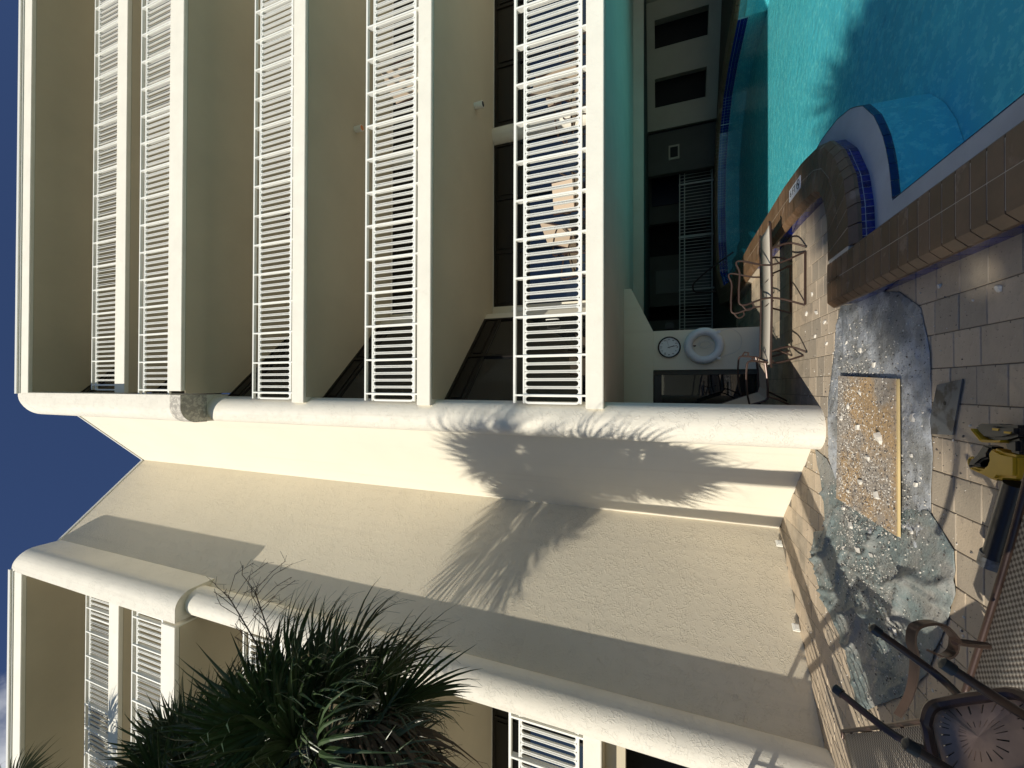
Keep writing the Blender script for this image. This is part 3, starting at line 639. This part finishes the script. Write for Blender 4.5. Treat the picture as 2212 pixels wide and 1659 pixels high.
# ------------------------------------------------------------------ palms
def frond_mesh(seed, nl=30, size=1.0, droop=.5, m=None, spread=95):
    rnd = random.Random(seed); b = MB(); L0 = .62*size
    pet = [(0, 0, 0), (L0*.4, 0, .07*size), (L0*.75, 0, .06*size), (L0, 0, 0)]
    b.tube(smooth_path(pet, 3), [.018]*4+[.014]*6, 4)
    org = Vector(pet[-1]); org0 = Vector((L0*.70, 0, .05*size))
    for i in range(nl):
        t = (i+.5)/nl*2-1; a = t*R(spread)*rnd.uniform(.93, 1.05); ln = size*(1.10-.30*abs(t))*rnd.uniform(.8, 1.12)
        d = Vector((math.cos(a), math.sin(a)*.8, .30*abs(math.sin(a))+rnd.uniform(-.12, .12))).normalized()
        side = Vector((-math.sin(a), math.cos(a), 0)); w = .0225*size*rnd.uniform(.8, 1.15); p0 = org0.lerp(org, .5+.5*math.cos(a)); segs = 6; pts = []
        dd = droop*rnd.uniform(.55, 1.5); tw = rnd.uniform(-.9, .9); bend = Vector((rnd.uniform(-.05, .3), rnd.uniform(-.10, .10), 0))
        for k in range(segs+1):
            s_ = k/segs; q = p0+d*ln*s_*(1-.30*min(dd, 1)*s_*s_)+bend*(ln*.25*s_*s_)+Vector((0, 0, -dd*ln*s_**2.2*.62)); ww = w*(1.0-.12*s_) if s_ < .5 else w*(1.88*(1-s_)+.03)
            sd_ = (side+Vector((0, 0, tw*s_))).normalized(); fold = Vector((0, 0, -.45*ww)); pts.append((q-sd_*ww+fold, q, q+sd_*ww+fold))
        v = [x for p in pts for x in p]; f = []
        for k in range(segs): f += [(3*k, 3*k+1, 3*k+4, 3*k+3), (3*k+1, 3*k+2, 3*k+5, 3*k+4)]
        b.add(v, f)
        if rnd.random() < .4:      # loose thread hanging off the tip
            q = pts[-2][1]; b.tube([q, q+Vector((d.x*.08, d.y*.08, -.10)), q+Vector((d.x*.10+rnd.uniform(-.06, .06), d.y*.08, -.26*rnd.uniform(.5, 1.2)))], .0016, 3)
    o = b.build('frond', m); me = o.data; bpy.data.objects.remove(o); return me
FM = [frond_mesh(s_, 34, 1.0, d_, m_) for s_, d_, m_ in ((1, .35, m_leaf), (2, .6, m_leaf2), (3, .85, m_leaf), (4, .5, m_leaf2))]
FD = [frond_mesh(s_, 34, .95, 1.5, m_dead, 60) for s_ in (9, 10)]
def palm(x, y, zt, n, lab, size=1.0, r=.14, lean=(0, 0), flowers=0, seed=0, ndead=6, group=None):
    rnd = random.Random(seed); P = empty('palm_tree', (x, y, 0), label=lab, cat='palm', group=group)
    b = MB(); pts = [(lean[0]*(1-t)**2, lean[1]*(1-t)**2, zt*t-.3*(t == 0)) for t in [k/14 for k in range(15)]]
    b.tube(pts, [r*(1.25-.35*k/14)+.012*(k % 2) for k in range(15)], 12); b.build('trunk', m_trunk, P, smooth=True)
    for i in range(n):
        t = (i+.5)/n; el = R(82-150*t**.85)+rnd.uniform(-.12, .12); az = i*2.39996+rnd.uniform(-.2, .2)
        me = FM[rnd.randrange(4)] if t < .93 or i % 2 else FD[rnd.randrange(2)]
        if el < R(-45) and rnd.random() < .45: me = FD[rnd.randrange(2)]
        o = link('frond', me, P, (.04*math.cos(az), .04*math.sin(az), zt-.25*t), (rnd.uniform(-.35, .35), -el, az)); s_ = size*rnd.uniform(.88, 1.1); o.scale = (s_, s_, s_)
    for i in range(flowers):
        b = MB(); az = [.35, .1, 1.0, 2.0][i % 4]; el = .45+.1*rnd.random()
        main = smooth_path([(0, 0, 0), (.4, 0, .45), (.8, 0, .85), (1.15, 0, 1.05+.2*rnd.random())], 5); b.tube(main, [.012-.0005*k for k in range(len(main))], 4)
        for k in range(5, len(main)):
            for s_ in (-1, 1):
                q = main[k]; l = rnd.uniform(.18, .4); w1 = q+Vector((l*.5, s_*l*.45, rnd.uniform(-.05, .12))); w2 = w1+Vector((l*.3, s_*l*.3, rnd.uniform(-.15, .0))); b.tube([q, w1, w2], .0035, 3)
                for _ in range(4): e = w1.lerp(w2, rnd.random()); b.tube([e, e+Vector((rnd.uniform(-.08, .12), rnd.uniform(-.08, .08), rnd.uniform(-.14, .05)))], .0018, 3)
        o = b.build('flower_stalk', m_dead, P); o.location = (0, 0, zt); o.rotation_euler = (0, -.1, az)
    return P
palm(-3.19, 2.76, 4.62, 58, 'dark fan palm with drooping leaves in front of the lowest left balconies', .80, seed=3, flowers=2, ndead=12)
palm(-4.38, 3.02, 6.7, 44, 'second fan palm, taller, its crown before the upper left railings', .68, seed=8)
palm(-8.75, 4.0, 14.6, 13, 'tallest fan palm, only its leaf tips at the far left edge', .72, seed=5)
palm(-5.63, -1.65, 8.9, 84, 'tall fan palm left of the photographer that shades the round column', .98, seed=12)
# palms around the pool behind the photographer: their crowns shade the near deck and the pool
def shade_palm(gx, gy, h, k, sz=1.15):
    palm(gx-.873*h, gy-1.575*h, h, 46, 'tall fan palm on the lawn behind the deck shading the pool', sz, seed=20+k, group='palms behind the deck')
for k, (gx, gy, h) in enumerate(((1.35, 3.05, 6.6), (2.4, 3.5, 7.4), (3.7, 2.4, 7.0), (5.8, 2.0, 7.8), (2.9, 1.2, 6.8))): shade_palm(gx, gy, h, k)

# ------------------------------------------------------------------ furniture
def sling_chair(name, loc, rz, lab, group, tan=m_tanmesh, w=.56):
    C = empty(name, loc, rz, label=lab, cat='chair', group=group)
    def panel(pts, nm):
        b = MB(); v = []
        for x, z in pts: v += [(x, -w/2+.02, z), (x, w/2-.02, z), (x, -w/2+.02, z-.008), (x, w/2-.02, z-.008)]
        f = []
        for i in range(len(pts)-1): f += [(4*i, 4*i+1, 4*i+5, 4*i+4), (4*i+2, 4*i+6, 4*i+7, 4*i+3), (4*i, 4*i+4, 4*i+6, 4*i+2), (4*i+1, 4*i+3, 4*i+7, 4*i+5)]
        b.add(v, f); b.build(nm, tan, C)
    panel([(.28, .42), (.1, .39), (-.15, .37), (-.24, .39)], 'seat'); panel([(-.24, .39), (-.32, .6), (-.42, .85), (-.46, .95)], 'backrest')
    for s_ in (-1, 1):
        y = s_*w/2
        b = MB(); b.tube(smooth_path([(.3, y, .43), (.1, y, .40), (-.15, y, .38), (-.25, y, .40), (-.33, y, .61), (-.43, y, .86), (-.47, y, .96)], 4), .014, 8); b.build('side_rail', m_bronze, C, smooth=True)
        b = MB(); b.tube(smooth_path([(.36, y*1.1, 0), (.27, y*1.12, .3), (.3, y*1.15, .6), (.2, y*1.15, .65), (-.1, y*1.15, .64), (-.3, y*1.1, .6)], 4), .013, 8); b.tube([(.3, y*1.15, .6), (.36, y*1.15, .57), (.35, y*1.15, .52), (.3, y*1.15, .53)], .012, 6); b.build('arm', m_bronze, C, smooth=True)
        b = MB(); b.tube(smooth_path([(-.38, y*1.1, 0), (-.24, y*1.08, .25), (-.2, y*1.02, .38)], 4), .013, 8); b.build('leg', m_bronze, C, smooth=True)
    b = MB(); b.tube([(-.2, -w/2, .36), (-.2, w/2, .36)], .012, 6); b.tube([(.22, -w/2, .40), (.22, w/2, .40)], .012, 6); b.build('stretcher', m_bronze, C); return C
G1 = 'tan sling chairs on the balconies'
sling_chair('sling_chair', (2.25, 6.55, 2.72), R(200), 'tan sling chair on the lowest balcony left of its window post', G1)
sling_chair('sling_chair', (4.6, 6.5, 2.72), R(120), 'tan sling chair with its back turned on the lowest balcony by the post', G1)
sling_chair('sling_chair', (3.4, 6.9, 2.72), R(250), 'tan sling chair between two others on the lowest balcony', G1)
sling_chair('sling_chair', (5.6, 6.9, 2.72), R(20), 'tan sling chair furthest right on the lowest balcony', G1)
sling_chair('sling_chair', (3.2, 6.1, 8.13), R(230), 'sling chair behind the railing of the third balcony', G1)
sling_chair('sling_chair', (5.8, 6.2, 5.43), R(30), 'sling chair behind the railing of the second balcony', G1)
sling_chair('sling_chair', (.12, 6.62, 0), R(-10), 'dark sling chair in the shade behind the round column', None)
# chaise longue
def chaise(name, L, w, h, lab, mfab, loc, rz, arms=True, group=None, raise_back=None):
    C = empty(name, loc, rz, label=lab, cat='lounger', group=group)
    pr = [(0.06, h+.0), (.03+L*.5, h-.015), (L-.06, h)]
    if raise_back: pr = [(0.05, h), (L*.55, h-.01), (L-.05, h+raise_back)]
    P = smooth_path([(x, 0, z) for x, z in pr], 8)
    b = MB(); n = len(P); v = []
    for p in P:
        for yy in (-w/2+.02, 0, w/2-.02): v.append((p.x, yy, p.z-.012*(yy == 0)))
    f = []
    for i in range(n-1): f += [(3*i, 3*i+1, 3*i+4, 3*i+3), (3*i+1, 3*i+2, 3*i+5, 3*i+4)]
    b.add(v, f); o = b.build('sling', mfab, C, smooth=True); md = o.modifiers.new('t', 'SOLIDIFY'); md.thickness = .004
    for s_ in (-1, 1):
        b = MB(); q = [(p.x, s_*(w/2), p.z) for p in P]
        b.tube([(P[0].x-.04, s_*(w/2-.05), P[0].z-.02)]+q+[(P[-1].x+.03, s_*(w/2-.04), P[-1].z)], .014, 10); b.build('side_rail', m_bronze, C, smooth=True)
        for xx in (.28, L-.35):
            b = MB(); zt = h-.01 if xx < L/2 or not raise_back else h
            b.tube(smooth_path([(xx-.05, s_*(w/2), zt), (xx, s_*(w/2+.005), zt*.5), (xx-.07, s_*(w/2+.01), .015)], 4), .013, 8); b.build('leg', m_bronze, C, smooth=True)
            b = MB(); b.tube([(xx-.07, s_*(w/2+.01), .02), (xx-.07, s_*(w/2+.01), 0)], .016, 8); b.build('foot_cap', m_rubber, C)
        if arms:
            b = MB(); x0 = L*.42
            b.tube(smooth_path([(x0-.02, s_*(w/2), 0.02), (x0+.10, s_*(w/2+.01), h), (x0+.02, s_*(w/2+.02), h+.33), (x0+.18, s_*(w/2+.02), h+.37), (x0+.45, s_*(w/2+.02), h+.36), (x0+.62, s_*(w/2+.02), h+.38), (x0+.53, s_*(w/2+.01), h), (x0+.66, s_*(w/2+.01), .02)], 5), .013, 8)
            b.tube(smooth_path([(x0+.02, s_*(w/2+.02), h+.33), (x0-.05, s_*(w/2+.02), h+.27), (x0-.01, s_*(w/2+.02), h+.2), (x0+.06, s_*(w/2+.02), h+.22)], 4), .011, 6); b.build('arm', m_bronze, C, smooth=True)
            b = MB(); b.tube([(x0-.02, s_*(w/2), 0.02), (x0+.66, s_*(w/2+.01), .02)], .013, 6); b.build('runner', m_bronze, C)
    for xx in (.1, L*.45, L*.62, L-.15):
        b = MB(); z = h-.03; b.tube([(xx, -w/2, z), (xx, w/2, z)], .011, 6); b.build('crossbar', m_bronze, C)
    return C
chaise('chaise_longue', 1.98, .60, .40, 'pale sling chaise longue with bronze arms between column and pool', mat('pale_sling_fabric', (.52, .47, .39), .7, bump=(220, .3, .001)), (.25, 6.42, 0), 0)
chaise('chaise_longue', 2.0, .66, .36, 'taupe mesh chaise longue beside the green tarp near the palm', m_mesh, (-1.79, 2.34, 0), math.atan2(1.74, -1.50), arms=False)
chaise('chaise_longue', 1.9, .66, .37, 'taupe mesh chaise longue at the bottom of the view beside the power tool', m_mesh, (.16, 1.74, 0), math.atan2(.33, -1.06), arms=False)
# scrolled arm of the near lounger, a flat bronze bar
def P3(x, y, d):    # point seen at photo position (x, y) of a 2212 px wide view, at depth d
    v = fw*863.6+rt*(829.5-y)+up*(1106-x); return v*(d/863.6)+Vector((0, 0, EYE))
arm = empty('loose_armrest', P3(2060, 1400, 1.62), label='bronze scrolled armrest standing beside the taupe mesh lounger', cat='armrest')
arm['label'] = 'bronze scrolled chair arm standing up from the near mesh lounger'
inv = arm.location.copy()
lp = [P3(x, y, d)-inv for x, y, d in ((2128, 1394, 1.62), (2070, 1388, 1.6), (2060, 1375, 1.6), (2035, 1350, 1.58), (2005, 1345, 1.58), (1975, 1355, 1.58), (1968, 1385, 1.6), (1976, 1420, 1.62), (1972, 1470, 1.7), (1960, 1510, 1.8), (1940, 1545, 1.9))]
b = MB(); b.tube(smooth_path(lp, 5), 0, flat=(.005, .019, (-.2, .9, .35))); b.build('scroll', m_bronze, arm, smooth=True)
b = MB(); b.tube([P3(2133, 1395, 1.63)-inv, P3(2062, 1386, 1.6)-inv], .014, 8); b.build('stub', m_bronze, arm, smooth=True)
b = MB(); b.tube(smooth_path([P3(x, y, d)-inv for x, y, d in ((2062, 1380, 1.6), (2058, 1405, 1.62), (2040, 1418, 1.6), (2012, 1408, 1.58))], 4), 0, flat=(.004, .019, (-.2, .9, .35))); b.build('scroll_end', m_bronze, arm, smooth=True)
# side table lying upside down on the lounger, legs in the air
T = empty('side_table', (-.95, 1.45, .45), label='upside-down bronze side table with slotted top and four legs in the air', cat='table'); off = T.location.copy()
caps = [P3(1811, 1493, 1.47), P3(1892, 1362, 1.38), P3(2048, 1440, 1.06), P3(1969, 1614, 1.02)]
mids = [P3(1935, 1590, 1.31), P3(2020, 1455, 1.30), P3(2130, 1493, 1.02), P3(2060, 1670, .98)]
bases = [P3(2030, 1632, 1.24), P3(2078, 1510, 1.22), P3(2235, 1560, 1.0), P3(2180, 1740, .95)]
for c, m_, bs in zip(caps, mids, bases):
    b = MB(); P_ = smooth_path([c-off, m_-off, bs-off], 5); b.tube(P_, .0125, 10); b.build('leg', m_bronze, T, smooth=True)
    d = (c-m_).normalized(); b = MB(); b.tube([c-off-d*.012, c-off+d*.012, c-off+d*.018], [.0165, .0165, .008], 12); b.build('leg_cap', m_rubber, T, smooth=True)
# frame of the top: rounded rectangle through points seen in the photo
q = [P3(2000, 1560, 1.25), P3(2010, 1530, 1.25), P3(2040, 1518, 1.24), P3(2120, 1505, 1.16), P3(2200, 1500, 1.10), P3(2260, 1560, 1.02), P3(2260, 1700, .98), P3(2120, 1720, 1.1), P3(2040, 1690, 1.2), P3(2012, 1620, 1.24)]
loop = smooth_path([p-off for p in q]+[q[0]-off], 4)[:-1]
b = MB(); b.tube(loop, .015, 8, closed=True); b.build('rim', m_bronze, T, smooth=True)
cen = sum((p-off for p in q), Vector())/len(q)
nrm = (q[1]-q[6]).cross(q[3]-q[8]).normalized()
if nrm.dot(Vector((0, 0, EYE))-off-cen) > 0: nrm = -nrm
b = MB(); ps = [p+nrm*.02 for p in loop]; n_ = len(ps)
# top sheet with radial slots: rings of spokes leave real gaps
m_top = mat('bronze_sheet', (.27, .185, .135), .75, .0, var=(40, .12)); b = MB(); NS = 24
def rim_at(a):
    k = a/(2*PI)*n_; i = int(k) % n_; return ps[i].lerp(ps[(i+1) % n_], k-int(k))
c0 = cen+nrm*.02
def ringpt(a, t): return c0.lerp(rim_at(a % (2*PI)), t)
def cell(a0, a1, t0, t1):
    q4 = [ringpt(a0, t0), ringpt(a1, t0), ringpt(a1, t1), ringpt(a0, t1)]; b.add(q4+[p+nrm*.003 for p in q4], [(0, 1, 2, 3), (7, 6, 5, 4), (0, 4, 5, 1), (1, 5, 6, 2), (2, 6, 7, 3), (3, 7, 4, 0)])
for i in range(NS):
    a0, a1 = 2*PI*i/NS, 2*PI*(i+1)/NS; am = a1-(a1-a0)*.16
    cell(a0, am, .001, .999)
    for t0, t1 in ((.001, .25), (.42, .62), (.86, .999)): cell(am, a1, t0, t1)
b.build('table_top', m_top, T)
b = MB(); b.add([p+nrm*.03 for p in ps]+[c0+nrm*.03], [(i, (i+1) % n_, n_) for i in range(n_)]); b.build('slot_shade', m_dark, T)  # added dark sheet stands for the shade seen through the slots

# ------------------------------------------------------------------ drop cloths, board, tools, rubble
def cloth(name, outline, z, amp, m, seed, lab, folds, sag=None, step=.022):
    xs = [p[0] for p in outline]; ys = [p[1] for p in outline]; b = MB(); idx = {}
    nx = int((max(xs)-min(xs))/step)+2; ny = int((max(ys)-min(ys))/step)+2
    def H_(x, y):
        h = noise.noise(Vector((x*3.1, y*3.1, seed)))*.5+noise.noise(Vector((x*8, y*8, seed+4)))*.3
        rdg = 0
        for fx, fy, fr, am in folds:
            t = (x*fx+y*fy)*fr+2.2*noise.noise(Vector((x*1.3, y*1.3, seed+9))); rdg += am*(1-abs(math.sin(t)))**9*(.4+1.1*max(0, noise.noise(Vector((x*1.7, y*1.7, seed+2)))+.4))
        k_ = max(.12, min(1, (-1.02-x)/.25)) if seed > 5 else 1
        return z+(max(0, amp*(h+.35))+rdg)*k_
    def dist(x, y):
        d = 9; bp = None
        for i in range(len(outline)):
            a = Vector(outline[i]); c = Vector(outline[(i+1) % len(outline)]); p = Vector((x, y)); t = max(0, min(1, (p-a).dot(c-a)/max((c-a).length_squared, 1e-9))); q_ = a+(c-a)*t
            if (q_-p).length < d: d = (q_-p).length; bp = (q_.x, q_.y)
        return d, bp
    for i in range(nx):
        for j in range(ny):
            x = min(xs)+i*step; y = min(ys)+j*step; jx = jy = 0
            ins = inpoly(x, y, outline); e, np_ = dist(x, y)
            if ins or e < step*1.45:
                if not ins: x, y = np_; e = 0
                idx[(i, j)] = len(b.v); hz = H_(x, y)
                if e < .06: hz = hz*(.35+.65*e/.06)+.012*max(0, noise.noise(Vector((x*6, y*6, seed+3)))+.1)
                b.v.append((x+jx*.3, y+jy*.3, max(hz, .006)))
    for (i, j) in idx:
        if all(k in idx for k in ((i+1, j), (i, j+1), (i+1, j+1))): b.f.append((idx[(i, j)], idx[(i+1, j)], idx[(i+1, j+1)], idx[(i, j+1)]))
    o = b.build(name, m, smooth=False, label=lab, cat='drop cloth')
    for p in o.data.polygons: p.use_smooth = True
    md = o.modifiers.new('thick', 'SOLIDIFY'); md.thickness = .003; md.offset = 1
    return o
TB = [(.94, 5.02), (.98, 4.70), (.80, 4.2), (.75, 3.98), (.58, 3.71), (.25, 3.60), (-.2, 3.59), (-.47, 3.58), (-1.15, 3.62), (-1.35, 4.3), (-1.30, 5.0), (-.78, 5.40), (-.17, 5.42), (.38, 5.24), (.67, 5.17)]
cloth('drop_cloth', TB, .008, .010, m_tarp, 3.3, 'blue-grey paper drop cloth under the plywood at the column foot', [(1, .15, 9, .016), (.3, 1, 8, .012), (-.7, .8, 13, .010), (.9, .5, 24, .008)])
TG = [(-.74, 5.80), (-.80, 5.45), (-1.0, 5.1), (-1.05, 4.6), (-.95, 4.1), (-.85, 3.62), (-1.03, 3.36), (-1.3, 3.35), (-1.58, 3.46), (-2.0, 3.65), (-2.33, 3.91), (-2.75, 4.35), (-3.04, 4.66), (-2.85, 4.85), (-2.62, 4.98), (-2.5, 5.35), (-2.45, 5.6), (-2.05, 5.92), (-1.75, 5.85), (-1.62, 5.50), (-1.3, 5.52)]
cloth('drop_cloth', TG, .016, .014, m_tarpg, 7.1, 'crumpled green-grey drop cloth spread in front of the corner', [(.75, .65, 7, .050), (.9, .35, 11, .030), (.6, .8, 19, .018), (1, -.1, 31, .010)], step=.02)
b = MB(); b.prism([(.12, 4.99), (.07, 3.93), (-1.14, 3.91), (-1.14, 5.05)], .043, .0565); pl = b.build('plywood_board', m_ply, label='dusty plywood board with a raw pale edge on the drop cloths', cat='board')
b = MB(); b.box((-1.135, 3.893, .042), (.068, 3.909, .0575)); b.build('board_edge', m_plyedge, pl)
b = MB(); b.prism([(.02, 3.52), (.055, 3.28), (-.30, 3.37), (-.32, 3.63)], .004, .012); tp = b.build('steel_plate', m_steel, label='smeared dark steel plate with a small hole lying on the pavers', cat='plate')
b = MB(); b.tube([(-.10, 3.44, .0121), (-.10, 3.44, .013)], .014, 12); b.build('hole', m_ink, tp)
# rubble
def chip(rnd, s_, flat=.5):
    n = rnd.randint(5, 7); pts = [(s_*rnd.uniform(.6, 1.1)*math.cos(2*PI*k/n+rnd.uniform(-.3, .3)), s_*rnd.uniform(.4, .8)*math.sin(2*PI*k/n)) for k in range(n)]
    return pts, s_*flat*rnd.uniform(.5, 1)
rb = random.Random(11); rub = MB(); rubd = MB()
def surf_z(x, y):
    if inpoly(x, y, [(.10, 4.99), (.05, 3.95), (-1.14, 3.93), (-1.14, 5.05)]): return .057
    if inpoly(x, y, TG): return .038
    if inpoly(x, y, TB): return .015
    return .001
def put(mb, x, y, s_, z):
    pts, h = chip(rb, s_); a = rb.uniform(0, 6.3); n = len(pts)
    P_ = [(x+p[0]*math.cos(a)-p[1]*math.sin(a), y+p[0]*math.sin(a)+p[1]*math.cos(a)) for p in pts]
    sl = rb.uniform(-.3, .3)
    mb.add([(p[0], p[1], z-.002) for p in P_]+[(x+(p[0]-x)*.8, y+(p[1]-y)*.8, z+h+sl*(p[0]-x)) for p in P_], [(i, (i+1) % n, (i+1) % n+n, i+n) for i in range(n)]+[tuple(range(n, 2*n))])
for _ in range(7000):
    cx_, cy_, sx_, sy_ = rb.choice(((-.95, 4.75, .25, .18), (-.55, 4.3, .35, .3), (-.9, 4.3, .2, .3), (-.2, 4.85, .3, .12), (-1.5, 4.6, .3, .35), (-1.9, 4.3, .4, .4), (.1, 4.7, .35, .25), (-.4, 4.6, .5, .3)))
    x = rb.gauss(cx_, sx_); y = rb.gauss(cy_, sy_)
    if rb.random() < .18: x = rb.uniform(-3.2, .9); y = rb.uniform(3.2, 6.2)
    if inside_walls(x, y) or x > .78 or x+y > 5.6 and x < -.2: continue
    put(rub if rb.random() < .55 else rubd, x, y, rb.choice((.003, .003, .004, .005, .006, .007, .011)), surf_z(x, y))
rub.build('plaster_crumbs', m_chip, label='scattered pale plaster crumbs over the drop cloths', cat='rubble', kind='stuff'); rubd.build('mortar_crumbs', m_chipd, label='scattered dark mortar crumbs over the drop cloths', cat='rubble', kind='stuff')
big = [(-.42, 4.15, .055), (-.36, 4.55, .05), (-.62, 4.35, .035), (-.18, 4.75, .03), (-.85, 4.5, .04), (-.9, 4.2, .04), (-1.0, 4.75, .03), (-.05, 4.5, .03), (-.3, 4.9, .03), (.35, 4.6, .03), (.2, 4.35, .035), (.45, 4.9, .025), (-.22, 3.78, .045), (-1.32, 4.75, .045), (-1.5, 4.6, .04), (-1.45, 4.35, .035), (-1.6, 4.9, .03), (-1.85, 4.05, .045), (-1.9, 3.98, .035), (-1.2, 4.9, .035), (.75, 5.5, .04), (.62, 5.8, .03), (.9, 5.75, .04), (.5, 5.45, .035), (.95, 6.1, .035), (.55, 3.0, .03), (.3, 2.75, .03), (.68, 3.5, .02), (-.7, 3.75, .03), (-.5, 3.8, .02), (1.15, 5.9, .03), (-1.05, 3.75, .02)]
def chip_label(x, y):
    z = surf_z(x, y)
    return {.057: 'broken chip of pale plaster on the dusty plywood board', .038: 'broken chip of pale plaster on the green-grey drop cloth', .015: 'broken chip of pale plaster on the blue-grey drop cloth'}.get(z, 'stray chip of pale plaster on the bare pavers')
for i, (x, y, s_) in enumerate(big):
    mb = MB(); put(mb, 0, 0, s_, 0); o = mb.build('plaster_chip', m_chip, label=chip_label(x, y), cat='plaster chip', group='plaster chips'); o.location = (x, y, surf_z(x, y)+.003)
# cordless caulking gun on the pavers
K = empty('caulking_gun', (-.30, 2.78, 0), label='yellow and black cordless caulking gun lying on the pavers', cat='power tool'); ko = K.location.copy()
def kp(x, y, z):    # ground-level photo position to a point at height z
    v = fw*863.6+rt*(829.5-y)+up*(1106-x); t = (z-EYE)/v.z; return Vector((v.x*t, v.y*t, z))-ko
b = MB(); b.tube([kp(2150, 1205, .075), kp(2152, 1190, .075), kp(2196, 1045, .075)], [.052, .047, .047], 24); b.build('barrel', m_cblack, K, smooth=True)
b = MB(); b.tube([kp(2141, 1222, .075), kp(2148, 1196, .075)], .0535, 24); b.build('end_cap', m_steel, K, smooth=True)
def plate(pts, z0, z1, m, nm, bev=.006):
    b = MB(); b.prism([tuple(kp(x, y, (z0+z1)/2)[:2]) for x, y in pts], z0, z1); return b.build(nm, m, K, bevel=bev, smooth=True)
def gp(L_): return [((2250+x/3.688)*.8848, (950+y/3.688)*.8848) for x, y in L_]
plate(gp([(500, 720), (525, 698), (600, 718), (640, 722), (690, 680), (705, 640), (698, 575), (735, 528), (830, 575), (960, 600), (960, 812), (795, 802), (772, 835), (705, 812), (620, 770)]), .03, .125, m_yel, 'body', .016)
plate(gp([(470, 715), (500, 640), (560, 590), (620, 500), (700, 525), (662, 590), (665, 625), (610, 640), (565, 678), (600, 700), (520, 700)]), .045, .11, m_cblack, 'handle', .014)
plate(gp([(548, 335), (600, 312), (740, 312), (790, 325), (960, 325), (960, 425), (830, 458), (740, 462), (650, 450), (600, 400)]), .04, .125, m_cblack, 'battery', .016)
plate(gp([(540, 362), (556, 355), (645, 455), (740, 466), (830, 462), (825, 482), (740, 486), (640, 482)]), .03, .135, m_yel, 'battery_foot', .005)
plate(gp([(825, 478), (960, 440), (960, 595), (850, 565)]), .04, .115, m_cblack, 'grip', .014)
for q4 in ([(640, 350), (700, 356), (690, 376), (640, 370)], [(745, 380), (810, 384), (800, 404), (745, 398)]): plate(gp(q4), .124, .1285, m_yel, 'vent_mark', .0)
b = MB(); c_ = kp(2101, 999, .085); b.tube([c_+Vector((.028*math.cos(R(a)), .028*math.sin(R(a)), 0)) for a in range(0, 360, 24)], .007, 6, closed=True); b.build('trigger_ring', m_yel, K, smooth=True)
